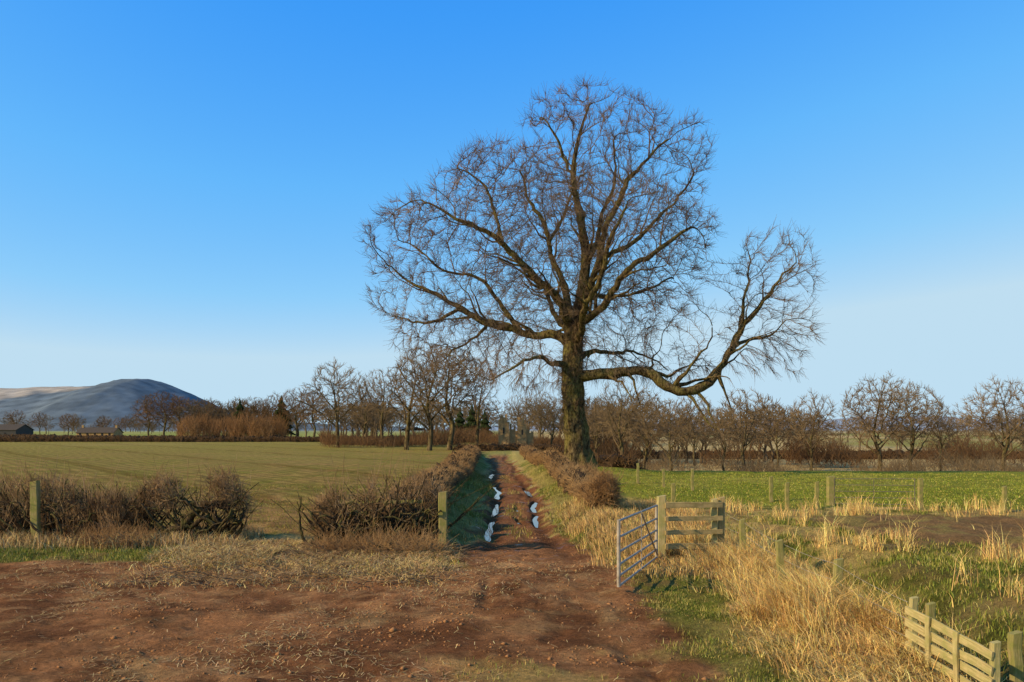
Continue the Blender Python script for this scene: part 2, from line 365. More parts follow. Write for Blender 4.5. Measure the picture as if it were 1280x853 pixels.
def build_tree(limbs,att,step,di,dk,iters,trop,tip,expo,seed,thr,twig_n,twig_len,twig_r,twig_max,jit=.06,detail=1,centre=None,droopz=None,capf=1.4):
    r_=np.random.default_rng(seed)
    P=[];par=[];rad=[]
    for li,l in enumerate(limbs):
        s=smooth_poly(l,step*(1.1 if li else .6))
        if li>0:
            s[1:,:3]+=r_.normal(0,jit,(len(s)-1,3))
            if detail==2 and len(s)>8:
                t=np.arange(len(s));ph=r_.uniform(0,6.28,3);s[:,:3]+=np.stack([np.sin(t*.55+ph[k]) for k in range(3)],-1)*.13*S(0,5,t)[:,None]
        if li==0: prev=-1;rng0=range(len(s))
        else:
            A=np.array(P);prev=int(np.linalg.norm(A-s[0,:3],axis=1).argmin());rng0=range(1,len(s))
        for i in rng0:
            P.append(s[i,:3]);par.append(prev);rad.append(max(s[i,3]*(1+(r_.normal(0,.07) if li else 0)),.02));prev=len(P)-1
    ns=len(P);P,par=colonize(att,np.array(P),np.array(par),step,di,dk,iters,trop,r_)
    n=len(P);R=np.zeros(n);R[:ns]=rad;acc=np.zeros(n);kids=[[] for _ in range(n)]
    for i in range(n-1,-1,-1):
        rp=tip if acc[i]==0 else acc[i]**(1/expo)
        R[i]=max(R[i],min(rp,R[i]*capf)) if i<ns else rp
        if par[i]>=0: acc[par[i]]+=rp**expo;kids[par[i]].append(i)
    big=[];small=[]
    st=[(0,-1)]
    while st:
        i,p=st.pop();ch=[];rr=[]
        if p>=0: ch.append(P[p]);rr.append(min(R[p]*.8,R[i]*1.25))
        while True:
            ch.append(P[i]);rr.append(R[i]);k=kids[i]
            if not k:break
            k=sorted(k,key=lambda a:-R[a]-(.5 if a<ns else 0))
            for o in k[1:]: st.append((o,i))
            i=k[0]
        if len(ch)<2: continue
        r0=max(rr)
        if detail==2: sd=32 if r0>.7 else 12 if r0>.15 else 7 if r0>.08 else 4 if r0>.035 else 3
        elif detail==1: sd=8 if r0>.15 else 4 if r0>.06 else 3
        else: sd=5 if r0>.15 else 3
        (big if r0>thr else small).append(tube(ch,rr,sd))
    sel=np.where(R<twig_max)[0];sel=sel[sel>3];sel=np.repeat(sel,twig_n)
    m=len(sel);d=P[sel]-P[np.maximum(par[sel],0)];d/=np.linalg.norm(d,axis=1,keepdims=True)+1e-6
    if centre is None: centre=P.mean(0)
    out=P[sel]-centre;out/=np.linalg.norm(out,axis=1,keepdims=True)+1e-6
    dr=d*.7+r_.normal(0,.45,(m,3))+out*.45+C(0,0,.13)
    if droopz is not None: dr[:,2]-=1.1*S(droopz[1],droopz[0],P[sel][:,2])
    dr/=np.linalg.norm(dr,axis=1,keepdims=True)
    ln=r_.uniform(.3,1.,m)[:,None]*twig_len
    off=r_.uniform(0,1,m)[:,None]*d*step*-1
    p0=P[sel]+off;p1=p0+dr*ln*.5+r_.normal(0,.03,(m,3))*ln;d2=dr+C(0,0,.12)+r_.normal(0,.22,(m,3))
    if droopz is not None: d2[:,2]-=.45*S(droopz[1],droopz[0],P[sel][:,2])
    d2/=np.linalg.norm(d2,axis=1,keepdims=True);p2=p1+d2*ln*.5
    tw=strands(np.stack([p0,p1,p2],1),np.tile(C(1,.75,.45)*twig_r,(m,1)),3)
    small.append(tw)
    return merge(big),merge(small)
def blob_points(blobs,n,r_,inner=.35,cl=0,th=(-.85,.10)):
    B=np.array(blobs);out=[];vol=B[:,3]*B[:,4]*B[:,5];pr=vol/vol.sum()
    while len(out)<n:
        b=B[r_.choice(len(B),p=pr)];p=r_.normal(0,1,3);p*=r_.uniform()**(1/3)/np.linalg.norm(p);p=b[:3]+p*b[3:]
        f=(1-(((p-B[:,:3])/B[:,3:])**2).sum(1)).max()
        if f<.35 or r_.uniform()<inner: out.append(p)
    out=np.array(out)
    if cl:
        g=fbm(out[:,0]+out[:,1]*.9,out[:,2]-out[:,1]*.6,cl,2,77)+.6*fbm(out[:,0]-out[:,1]*.8,out[:,2]+out[:,1]*.7,cl*.6,2,78)
        out=out[r_.uniform(0,1,len(out))<S(th[0],th[1],g)]
    return out
# ---- hero tree
TX,TY=4.1,50.;TZ=Hs(TX,TY)-.1
def L(px,py,dy,r): return ((px-640)*.05-TX,dy,2.8+(537-py)*.05-TZ,r*(.64 if r<.6 else .76))
limbs=[
 [(0,0,-.3,1.6),(0,0,.2,1.12),(-.02,0,.9,.82),L(719,530,0,.9),L(716,490,0,.86),L(715,455,0,.80),L(718,420,.1,.66),L(727,370,.3,.52),L(733,320,.3,.43),L(724,270,-.3,.33),L(716,220,0,.24),L(724,170,0,.15),L(737,130,0,.07)],
 [L(724,385,.2,.4),L(745,330,-1,.35),L(762,275,-1.5,.27),L(785,230,-1.5,.19),L(825,185,-1,.09)],
 [L(720,412,.2,.4),L(748,385,-1.5,.33),L(778,350,-2.5,.27),L(812,322,-3,.2),L(855,300,-3,.1)],
 [L(717,432,.2,.5),L(690,416,.5,.43),L(650,412,1,.38),L(610,402,1,.33),L(575,382,1,.27),L(545,368,1,.2),L(515,350,1,.13),L(480,325,1,.06)],
 [L(718,415,.2,.45),L(692,375,-1,.37),L(663,343,-1.5,.31),L(630,318,-1.5,.25),L(600,292,-2,.19),L(565,280,-2,.12),L(528,262,-2,.06)],
 [L(722,400,.2,.4),L(703,345,2,.31),L(690,290,3,.24),L(668,240,3,.17),L(650,190,3,.08)],
 [L(716,476,.0,.59),L(742,468,-.5,.54),L(790,466,-1,.48),L(835,485,-1.5,.44),L(868,486,-2,.41),L(888,466,-2,.36),L(904,438,-2,.31),L(918,410,-2,.26),L(940,385,-2,.19),L(962,358,-2,.12),L(980,335,-2,.05)],
 [L(790,466,-1,.3),L(808,462,-1,.2),L(830,468,-.5,.15),L(855,462,0,.1),L(880,448,.3,.05)],
 [L(888,466,-2,.2),L(893,490,-2,.13),L(905,510,-1.8,.06)],
 [L(718,432,.2,.4),L(728,395,-3,.27),L(745,345,-5,.2),L(765,290,-6,.1)],
 [L(716,428,.2,.4),L(702,390,3,.28),L(682,345,5,.2),L(655,300,6,.1)],
 [L(714,452,.1,.4),L(690,455,-1.,.22),L(665,452,-2,.17),L(640,462,-3,.11),L(615,480,-3,.05)],
 [L(718,448,.1,.4),L(748,438,1.5,.22),L(785,432,3,.16),L(825,440,4,.09),L(850,455,4,.05)],
 [L(690,290,3,.2),L(712,240,4,.15),L(735,190,4.5,.08)],
 [L(745,330,-1,.25),L(790,300,0,.2),L(835,262,.5,.14),L(868,215,.5,.07)],
 [L(575,382,1,.2),L(548,395,1.,.15),L(515,400,1,.1),L(485,392,1,.05)],
 [L(630,318,-1.5,.2),L(622,275,-1.,.15),L(600,235,-1,.1),L(575,215,-1,.05)],
 [L(650,412,1,.25),L(625,370,1.5,.2),L(590,340,2,.15),L(545,325,2,.1),L(495,290,2,.05)],
 [L(610,402,1,.2),L(590,425,1,.12),L(560,440,1,.06)],
 [L(733,320,.3,.3),L(752,280,1,.2),L(768,220,1,.14),L(772,165,1,.07)],
 [L(716,220,0,.2),L(695,180,0,.13),L(680,145,0,.07)],
 [L(727,370,.3,.3),L(770,365,2,.2),L(815,350,3,.14),L(860,335,3.5,.08)],
 [L(904,438,-2,.2),L(930,425,-1.5,.14),L(955,420,-1.5,.09),L(975,405,-1.5,.05)],
 [L(835,485,-1.5,.25),L(850,462,-2.5,.13),L(872,435,-3,.08),L(880,410,-3,.05)],
 [L(918,410,-2,.2),L(915,375,-2.5,.13),L(925,330,-2.5,.07)],
]
r5=np.random.default_rng(55)
cc0=C(0,0,9.)
for l in list(limbs):
    s=smooth_poly(l,.5)
    nxt=3 if l is not limbs[0] else 22
    for i in range(nxt,len(s)-2):
        if r5.uniform()>.50: continue
        p=s[i];t=s[i+1,:3]-s[i-1,:3];t/=np.linalg.norm(t);o=r5.normal(0,1,3);o-=t*o.dot(t);o/=np.linalg.norm(o)
        ou=p[:3]-cc0;ou/=np.linalg.norm(ou)
        d=t*.6+o*.8+ou*.3+C(0,0,.2 if p[2]>8 else -.1);d/=np.linalg.norm(d)
        r0=min(.12,p[3]*.5);ln=1.2+r0*19*r5.uniform(.7,1.2)
        d2=d*.9+C(0,0,.25 if p[2]>7 else -.1)+r5.normal(0,.2,3);d2/=np.linalg.norm(d2);d3=d2+ou*.25+r5.normal(0,.22,3);d3/=np.linalg.norm(d3)
        q1=p[:3]+d*ln*.35;q2=q1+d2*ln*.35;q3=q2+d3*ln*.3
        limbs.append([tuple(p[:3])+(r0,),tuple(q1)+(r0*.7,),tuple(q2)+(r0*.42,),tuple(q3)+(r0*.2,)])
def B(px,py,rx,ry,dp,dy=0):
    a=L(px,py,dy,0);return (a[0],a[1],a[2],rx*.05,dp,ry*.05)
blobs=[B(740,190,96,80,5),B(700,160,50,42,4),B(798,172,46,40,3),B(850,206,38,58,3.5),B(735,300,138,88,7),B(846,300,44,40,4,-1),B(625,248,78,68,5),B(590,294,70,58,4),B(537,286,60,48,4),B(496,300,46,44,3),B(522,370,64,52,3.5),
 B(620,385,95,45,5.5),B(588,428,76,46,4),B(535,425,52,44,3),B(650,458,58,34,4,-1),B(795,385,68,42,5),B(954,350,52,62,3.0,-2),B(930,425,46,50,2.6,-2),B(966,418,40,58,2.4,-2),B(830,455,62,26,3.0,-.5),B(833,345,50,46,4),B(760,440,55,35,3.5,1)]
att=blob_points(blobs,18500,rng,.36,cl=2.0,th=(-.7,.2))
(bv,bq),(sv,sq)=build_tree(limbs,att,.34,5,.44,170,C(0,0,.05),.0112,2.2,3,.075,5,.92,.0092,.025,.045,2,centre=C(0,0,11.),droopz=(5,9.0),capf=1.12)
m=3600;zz=rng.uniform(3.8,11.,m);an=rng.uniform(0,2*np.pi,m);rr=np.interp(zz,[4,7,11.5],[.58,.5,.2])
cx=np.interp(zz,[0,5,8,11.5],[0,L(715,480,0,0)[0],L(718,420,0,0)[0],L(730,350,0,0)[0]])
p0=np.stack([cx+np.cos(an)*rr,np.sin(an)*rr,zz],-1);dd=np.stack([np.cos(an),np.sin(an),rng.normal(.3,.6,m)],-1);dd/=np.linalg.norm(dd,axis=1,keepdims=True);ln=(rng.uniform(.12,.6,m)*(.5+1.0*S(-.3,.5,fbm(an*1.5,zz,1.0,2,5))))[:,None]
p1=p0+dd*ln*.5;p2=p1+(dd*.5+C(0,0,-.1)+rng.normal(0,.4,(m,3)))*ln*.6
ep=strands(np.stack([p0,p1,p2],1),np.tile(C(.014,.01,.006),(m,1)),3);sv,sq=merge([(sv,sq),ep])
print('hero',len(bq),len(sq),len(att))
hero=empty('ash_tree',(TX,TY,TZ),'huge bare ash tree beside the muddy track','tree')
for nm,(v,q),mt in(('trunk',(bv,bq),M_bark),('crown',(sv,sq),M_twig)):
    o=mk_obj(nm,mk_mesh(nm,v,q,smooth=True),mt);o.parent=hero
# ---- background variants
def variant(seed,h=12,w=5,th=2.8,nat=900,tr=.24,detail=1,twn=3,twr=.022,twl=.9,lob=6,step=.45,dk=.7,fork=7):
    r_=np.random.default_rng(seed)
    lim=[[(0,0,-.3,tr*1.3),(0,0,.4,tr),(r_.normal(0,.12),r_.normal(0,.12),th,tr*.85),(r_.normal(0,.3),r_.normal(0,.3),h*.42,tr*.55),(r_.normal(0,.6),r_.normal(0,.6),h*.72,tr*.25)]]
    for i in range(fork):
        a=i*2*np.pi/fork*1.6+r_.uniform(-.4,.4);z0=th*.85+(h*.5-th)*i/fork;rr=w*r_.uniform(.35,.62)
        lim.append([(0,0,z0,tr*.42),(math.cos(a)*rr*.35,math.sin(a)*rr*.35,z0+h*.11,tr*.3),(math.cos(a)*rr,math.sin(a)*rr,min(z0+h*r_.uniform(.22,.38),h*.82),tr*.11)])
    bl=[(0,0,h*.66,w*.62,w*.62,h*.32)]
    for i in range(lob):
        a=r_.uniform(0,6.28);k=r_.uniform(.35,.62)*w;bl.append((math.cos(a)*k,math.sin(a)*k,h*r_.uniform(.40,.78),w*r_.uniform(.28,.46),w*r_.uniform(.28,.46),h*r_.uniform(.12,.19)))
    at=blob_points(bl,nat,r_,.5,cl=1.6)
    return build_tree(lim,at,step,6,dk,60,C(0,0,.12),.018,2.35,seed,.1,twn,twl,twr,.055,.05,detail)
VAR=[]
for i,(h,w,th) in enumerate([(12,5.6,2.4),(12,4.6,3.0),(12,6.6,2.0),(12,3.6,3),(12,6.2,1.6),(12,6.8,2.6)]):
    (a,b_),(c,d)=variant(100+i,h,w,th,nat=2700,twn=4)
    VAR.append((mk_mesh('trunk',a,b_,smooth=True),mk_mesh('crown',c,d)))
for v in VAR: v[0].materials.append(M_bbark);v[1].materials.append(M_btwig)
VARB=[]
for v in VAR[:3]:
    c=v[1].copy();c.materials.clear();c.materials.append(M_btwig2);VARB.append((v[0],c))
def put_tree(px,y,top,vi,label,group='bare trees beyond the fields',brown=False,wid=1.,rot=None,name='bare_tree'):
    x=(px-640)/1000*y;z=Hs(x,y);h=(537-top)/1000*y+2.8-z
    e=empty(name,(x,y,z),label,'tree',group);s=h/12.2
    e.scale=(s*wid,s*wid,s);e.rotation_euler=(0,0,rot if rot is not None else random.uniform(0,6.28))
    src=(VARB if brown else VAR)[vi]
    for nm,me in(('trunk',src[0]),('crown',src[1])):
        o=bpy.data.objects.new(nm,me);COL.objects.link(o);o.parent=e
la='bare grey-brown deciduous tree standing at the field edge'
for px,y,top,vi,w in[(422,128,447,0,1.1),(455,145,470,2,.9),(478,138,456,1,1.1),(508,112,440,3,1.3),(537,106,422,0,1.15),(562,110,428,1,1.3),(596,118,440,3,.9),(648,190,490,1,1),(676,150,484,0,1)]:
    put_tree(px,y,top,vi,la,wid=w)
lb='spreading bare tree lit by low sun beside the pasture'
for px,y,top,vi,w in[(776,74,468,1,1.),(806,92,486,2,.9),(690,120,492,2,1),(745,110,494,4,1),(838,88,496,4,1.1),(868,120,488,0,1),(905,96,506,2,.9),(930,100,480,1,1.2),(972,112,502,4,1.),(1014,98,486,0,.9),(1100,92,464,5,1.1),(1138,97,472,2,1.),(1176,104,500,0,.8),(1254,90,468,5,1.),(1312,96,484,0,1)]:
    put_tree(px,y,top,vi,lb,wid=w,group='bare trees lining the pasture')
for px,y,top,vi,w in[(186,262,496,0,1.2),(205,255,486,2,1.2),(226,265,492,1,1.6),(262,275,496,0,1.2),(318,250,493,1,1.3),(345,235,489,0,1.1),(372,222,481,2,1.1),(392,205,486,1,1.2),(130,340,518,0,1.2),(85,360,515,2,1),(20,380,510,1,1.2),(50,370,513,0,1),(150,350,520,2,1)]:
    put_tree(px,y,top,vi,'brown rounded leafless tree near the farm',brown=True,wid=w,group='brown trees around the farm')
LOW=[]
for i in range(3):
    (a,b_),(c,d)=variant(200+i,12,5.5,1.8,nat=320,detail=0,twn=4,twr=.05,twl=1.5,step=.9,dk=1.3)
    LOW.append(merge([(a,b_),(c,d)]))
def wood(name,n,pxr,yr,topf,mat,label,cat='woodland',var=(-6,12)):
    parts=[]
    for i in range(n):
        y=random.uniform(*yr);px=random.uniform(*pxr);x=(px-640)/1000*y;z=Hs(x,y)
        top=topf(px)+random.uniform(*var);h=max(3,(537-top)/1000*y+2.8-z);s=h/12
        V,q=random.choice(LOW);a=random.uniform(0,6.28);c,sn=math.cos(a),math.sin(a)
        W=np.stack([(V[:,0]*c-V[:,1]*sn)*s*1.25+x,(V[:,0]*sn+V[:,1]*c)*s*1.25+y,V[:,2]*s+z],-1);parts.append((W,q))
    v,q=merge(parts);mk_obj(name,mk_mesh(name,v,q),mat,label=label,category=cat,kind='stuff')
wood('far_woodland',66,(240,480),(250,330),lambda p:501,M_wood,'dense leafless woodland along the far field edge')
wood('far_woodland',84,(440,780),(180,290),lambda p:502,M_wood,'dense leafless woodland behind the large tree',var=(-8,16))
wood('far_woodland',42,(745,1010),(120,190),lambda p:505+9*math.sin(p*.045),M_wood,'irregular brown woodland beyond the pasture',var=(-8,20))
wood('far_woodland',44,(1000,1340),(170,320),lambda p:518+6*math.sin(p*.04),M_wood,'low leafless woodland beyond the tan fields',var=(-7,12))
wood('far_woodland',65,(-60,300),(480,800),lambda p:521,M_wood,'dark wood at the foot of the hill')
def scrub(pxr,y,topf,wd,n,ln=1.2,r=.03,upright=.9,patch=None):
    m=n;px=rng.uniform(pxr[0],pxr[1],m);yy=y+rng.uniform(-wd,wd,m);x=(px-640)/1000*yy
    if patch is not None:
        k=rng.uniform(0,1,m)<patch(x,yy);px,yy,x=px[k],yy[k],x[k];m=len(x)
    g=H(x,yy)
    hh=np.maximum((537-(topf(px)))/1000*yy+2.8-g,.8)*(1+.3*fbm(x,yy,3,3,90))
    t=rng.uniform(0,1,m)**.8;p0=np.stack([x,yy,g+t*np.maximum(hh-ln*.6,.1)],-1)
    d=np.stack([rng.normal(0,.5,m),rng.normal(0,.5,m),np.full(m,upright)],-1);d/=np.linalg.norm(d,axis=1,keepdims=True)
    l=ln*rng.uniform(.6,1.2,m)[:,None];p1=p0+d*l*.5;p2=p1+(d+rng.normal(0,.25,(m,3)))*l*.5
    return strands(np.stack([p0,p1,p2],1),np.tile(C(1,.8,.4)*r,(m,1)),3)
for a,b_,y,tp in[(222,246,215,520),(240,272,222,516),(262,300,218,519),(288,322,215,517),(312,340,212,522),(330,358,222,520)]:
    v,q=scrub((a,b_),y,lambda p:tp+10*np.abs((p-(a+b_)/2)/((b_-a)/2))**2,5,800,2.4,.04,1.1)
    x=((a+b_)/2-640)/1000*y;z=Hs(x,y)
    e=empty('willow_shrub',(x,y,z),'orange-brown leafless willow shrub at the field edge','shrub','orange willow shrubs')
    o=mk_obj('branches',mk_mesh('branches',v-C(x,y,z),q),M_orange);o.parent=e
v,q=scrub((745,1340),92,lambda p:576+9*np.sin(p*.02)+5*np.sin(p*.11),9,11000,1.4,.02,patch=lambda x,y:S(.0,.5,fbm(x,y,6,3,95)))
mk_obj('undergrowth',mk_mesh('undergrowth',v,q),M_btwig,label='tangled brown scrub under the pasture trees',category='undergrowth',kind='stuff')
v,q=scrub((745,1340),118,lambda p:554+6*np.sin(p*.03)+4*np.sin(p*.13),7,12000,1.8,.03,patch=lambda x,y:S(-.1,.4,fbm(x,y,9,3,96)))
mk_obj('undergrowth',mk_mesh('undergrowth',v,q),M_btwig2,label='dark brown scrub beyond the pasture trees',category='undergrowth',kind='stuff')
v,q=scrub((400,760),134,lambda p:542+6*np.sin(p*.03),10,12000,1.5,.03,patch=lambda x,y:S(-.4,.2,fbm(x,y,8,3,97)))
mk_obj('undergrowth',mk_mesh('undergrowth',v,q),M_btwig2,label='brown scrub along the far end of the field',category='undergrowth',kind='stuff')
for px,y,top in[(300,240,500),(352,228,495),(590,175,506),(606,180,513),(575,182,510)]:
    x=(px-640)/1000*y;z=Hs(x,y);h=(537-top)/1000*y+2.8-z
    m=1500;t=rng.uniform(.12,1,m)**.8;an=rng.uniform(0,6.28,m);rr=(1-t)**.8*h*.3*(1+.3*np.sin(t*40))
    p0=np.stack([0*t,0*t,t*h],-1);p2=np.stack([np.cos(an)*rr,np.sin(an)*rr,t*h-rr*.25],-1);p1=(p0+p2)/2+C(0,0,.2)
    v,q=strands(np.stack([p0,p1,p2],1),np.tile(C(.05,.14,.05),(m,1)),3)
    e=empty('conifer_tree',(x,y,z),'dark green conifer among leafless trees','tree','dark conifers')
    tv,tq=tube([(0,0,-.3),(0,0,h*.5),(0,0,h)],[.3,.2,.03],6)
    o=mk_obj('trunk',mk_mesh('trunk',tv,tq),M_bbark);o.parent=e;o=mk_obj('crown',mk_mesh('crown',v,q),M_conif);o.parent=e
# ------------------------------------------------------------ hedges
def hedge(name,path,w,h,per_m,label,cat='hedge',tr=.007,tl=.4,mat=None,core=.0,stems=3.,group=None,up=.7,topn=.15,bare=.0,extra=None,shoots=0,core_h=1.,rn=.55,lean=.10,gap=None):
    path=np.array(path,float);seg=np.linalg.norm(np.diff(path,axis=0),axis=1);cum=np.concatenate([[0],np.cumsum(seg)]);Lt=cum[-1]
    def at(s): return np.interp(s,cum,path[:,0]),np.interp(s,cum,path[:,1])
    ox,oy=at(np.array([Lt/2]));ox=float(ox[0]);oy=float(oy[0]);oz=Hs(ox,oy)
    def frame(s):
        cx,cy=at(s);dx,dy=at(np.minimum(s+.1,Lt));dx2,dy2=at(np.maximum(s-.1,0));tx=dx-dx2;ty=dy-dy2;l=np.hypot(tx,ty)+1e-9
        ef=np.sqrt(np.clip(np.minimum(s,Lt-s)/(w*.5),.15,1))
        hh=h*(1+topn*fbm(s,s*0,1.1,4,int(Lt*10)))*(.65+.35*ef)
        return cx,cy,-ty/l,tx/l,ef,hh
    m=int(per_m*Lt);s=rng.uniform(0,Lt,m)
    if gap: s=s[rng.uniform(0,1,m)<S(-.9,.1,fbm(s,s*0,.45,3,int(Lt*7)))];m=len(s)
    cx,cy,nxv,nyv,endf,hh=frame(s)
    a=rng.uniform(-1,1,m);t=rng.uniform(bare,1,m)
    wid=w*.5*(.75+.25*np.sin(t*3.1))*(1+.3*fbm(s,t*2,.7,3,44))*endf
    off=np.sign(a)*np.abs(a)**.6*wid
    tt=t*(1-.18*np.abs(a))
    px=cx+nxv*off;py=cy+nyv*off;g=H(px,py)
    p0=np.stack([px,py,g+tt*(hh-tl*.45)],-1)
    d=np.stack([nxv*off/w*1.6,nyv*off/w*1.6,up*np.ones(m)],-1)+rng.normal(0,rn,(m,3));d/=np.linalg.norm(d,axis=1,keepdims=True)
    ln=tl*rng.uniform(.4,1.1,m)[:,None];p1=p0+d*ln*.5;p2=p1+(d+rng.normal(0,.3,(m,3)))*ln*.5
    tw=[strands(np.stack([p0,p1,p2],1),np.tile(C(1,.8,.45)*tr,(m,1))*rng.uniform(.7,1.4,(m,1)),3)]
    if shoots:
        m=int(shoots*Lt);s=rng.uniform(0,Lt,m);cx,cy,nxv,nyv,endf,hh=frame(s);off=rng.uniform(-.5,.5,m)*w*endf
        px=cx+nxv*off;py=cy+nyv*off;g=H(px,py);p0=np.stack([px,py,g+hh*rng.uniform(.1,.85,m)],-1);ln=rng.uniform(.2,.6,m)[:,None]
        d=np.stack([nxv*0,nyv*0,np.ones(m)],-1)+rng.normal(0,.45,(m,3));p1=p0+d*ln*.5;p2=p1+(d+rng.normal(0,.15,(m,3)))*ln*.5
        tw.append(strands(np.stack([p0,p1,p2],1),np.tile(C(1,.8,.4)*tr,(m,1)),3))
    tw=merge(tw)
    k=max(2,int(stems*Lt));s=rng.uniform(.1,max(.2,Lt-.1),k);cx,cy=at(s);P=[np.stack([cx,cy+rng.uniform(-.25,.25,k)*w,H(cx,cy)-.05],-1)]
    ht=h*rng.uniform(.6,1.0,k);ld=rng.normal(0,lean,(k,1))
    for j in range(1,6):
        P.append(P[-1]+np.stack([rng.normal(0,.08,k)+ld[:,0],rng.normal(0,.06,k),ht/5],-1))
    sr=np.linspace(1,.35,6)[None]*rng.uniform(.010,.030,k)[:,None]
    sp=[strands(np.stack(P,1),sr,5)]+([tube(e_,r__,7) for e_,r__ in extra] if extra else [])
    e=empty(name,(ox,oy,oz),label,cat,group);O=C(ox,oy,oz)
    v1,q1=merge(sp);v,q=merge([(v1,q1),tw]);me=mk_mesh('branches',v-O,q);o=mk_obj('branches',me,mat or M_hedge);me.materials.append(M_hstem);o.parent=e
    mi=np.zeros(len(q),np.int32);mi[:len(q1)]=1;me.polygons.foreach_set('material_index',mi)
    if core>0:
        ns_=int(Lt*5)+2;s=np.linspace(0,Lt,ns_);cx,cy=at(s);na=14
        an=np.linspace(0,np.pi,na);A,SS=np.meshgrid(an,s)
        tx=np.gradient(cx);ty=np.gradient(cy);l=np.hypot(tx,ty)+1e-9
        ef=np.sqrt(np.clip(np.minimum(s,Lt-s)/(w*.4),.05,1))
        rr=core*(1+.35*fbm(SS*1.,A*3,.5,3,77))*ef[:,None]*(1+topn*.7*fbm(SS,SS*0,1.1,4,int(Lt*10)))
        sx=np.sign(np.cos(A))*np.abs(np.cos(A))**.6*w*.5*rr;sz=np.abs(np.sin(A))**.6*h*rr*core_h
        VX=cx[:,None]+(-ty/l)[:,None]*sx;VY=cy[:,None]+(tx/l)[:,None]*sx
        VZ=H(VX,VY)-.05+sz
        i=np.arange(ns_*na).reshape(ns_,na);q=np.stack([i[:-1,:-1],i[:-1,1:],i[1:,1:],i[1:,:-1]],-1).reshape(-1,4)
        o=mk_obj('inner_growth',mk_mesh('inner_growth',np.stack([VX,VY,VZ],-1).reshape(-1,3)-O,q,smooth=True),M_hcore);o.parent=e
    return e
g0=lambda x,y:Hs(x,y)
def limb(pts,r0,r1):
    p=np.array([(x,y,g0(x,y)*(1 if z<.1 else 0)+z) for x,y,z in pts],float);s=smooth_poly(np.c_[p,np.linspace(r0,r1,len(p))],.12)
    s[:,:3]+=rng.normal(0,.025,(len(s),3));return s[:,:3],s[:,3]*(1+rng.normal(0,.1,len(s)))
def tangle(x0,x1,y,n,r0=.045):
    out=[]
    for i in range(n):
        x=random.uniform(x0,x1);yy=y+random.uniform(-.25,.15);dx=random.choice([-1,1])*random.uniform(.25,.6)
        pts=[(x,yy,0)];z=0
        for k in range(4):
            z+=random.uniform(.12,.42)*(1 if k<3 else random.uniform(-.5,.6));x+=dx*random.uniform(.2,1);pts.append((min(max(x,x0-.2),x1+.2),yy+random.uniform(-.12,.12),max(z,.12)))
        out.append(limb(pts,r0*random.uniform(.6,1.3),.014))
    return out
ex=[limb([(-8.3,19.9,0),(-8.1,19.8,.5),(-7.6,19.8,.95),(-7.1,19.9,.85),(-6.95,19.9,.4),(-7.1,19.8,.1)],.11,.07),
    limb([(-7.0,19.8,0),(-7.15,19.8,.45),(-7.5,19.8,.8),(-8.1,19.7,1.05)],.10,.06),
    limb([(-8.9,20,0),(-8.5,19.8,.3),(-7.9,19.7,.45),(-7.4,19.8,.75)],.09,.05)]+tangle(-8.9,-6.9,19.8,28,.05)
hedge('hedge',[(-16,20.6),(-12.6,20.4),(-9.2,20.2)],1.2,1.62,1500,'overgrown leafless brown hedge beside a mossy post',tl=.38,stems=28,group='roadside hedges',topn=.24,shoots=210,core=.36,up=.9,rn=.5,lean=.14,gap=True,extra=tangle(-12.8,-9.4,19.9,18,.035))
hedge('hedge',[(-9.6,20.2),(-7.9,20.1),(-6.6,20.1)],.85,1.55,1100,'gnarled laid hedge with thick bent dark stems',tl=.34,stems=20,bare=.50,extra=ex,group='roadside hedges',topn=.26,shoots=70,lean=.16,rn=.65,gap=True)
ex=tangle(-4.9,-1.9,19.35,44,.05)
hedge('hedge',[(-4.9,20.1),(-3.6,19.8),(-1.8,20.2)],1.6,1.72,1900,'untrimmed leafless hedge tangled around wooden rails',tl=.38,stems=28,bare=.08,core=.44,extra=ex,group='roadside hedges',topn=.30,shoots=170,lean=.17,rn=.65,gap=True)
hedge('hedge',[(-3.0,20.6),(-3.1,27),(-3.35,34),(-3.2,44),(-3.6,60),(-4.3,88)],1.6,1.0,640,'clipped leafless hedge along the muddy track',tr=.010,tl=.26,core=.84,mat=M_hedge2,stems=1,topn=.28,group='clipped hedges along the track')
hedge('hedge',[(3.1,28),(2.85,35),(2.8,42),(2.5,50),(1.9,70),(1.4,88)],1.1,.85,620,'clipped orange-brown hedge at the foot of the tree',tr=.010,tl=.24,core=.84,mat=M_hedge2,stems=1,topn=.34,group='clipped hedges along the track')
hedge('bush',[(2.6,26.6),(3.5,26.9)],1.3,1.45,2400,'rounded dense brown bush at the hedge end',cat='bush',tr=.008,tl=.36,core=.6,mat=M_hedge2,stems=6,shoots=80)
hedge('bush',[(3.2,40.0),(4.2,40.6)],1.8,1.25,1500,'low rounded brown bush beside the tree trunk',cat='bush',tr=.011,tl=.36,core=.7,mat=M_hedge2,stems=4,shoots=60)
hedge('bramble',[(-10.4,19.4),(-8.6,19.1)],1.1,.5,1100,'low pale tangle of dead bramble stems',cat='bramble',tr=.005,tl=.5,mat=M_hedge2,stems=2,up=.15,rn=.8)
hedge('bramble',[(-4.6,18.7),(-3,18.4),(-1.6,18.1)],1.2,.4,1000,'low pale tangle of dead bramble stems by the hedge',cat='bramble',tr=.005,tl=.5,mat=M_hedge2,stems=2,up=.15,rn=.8)
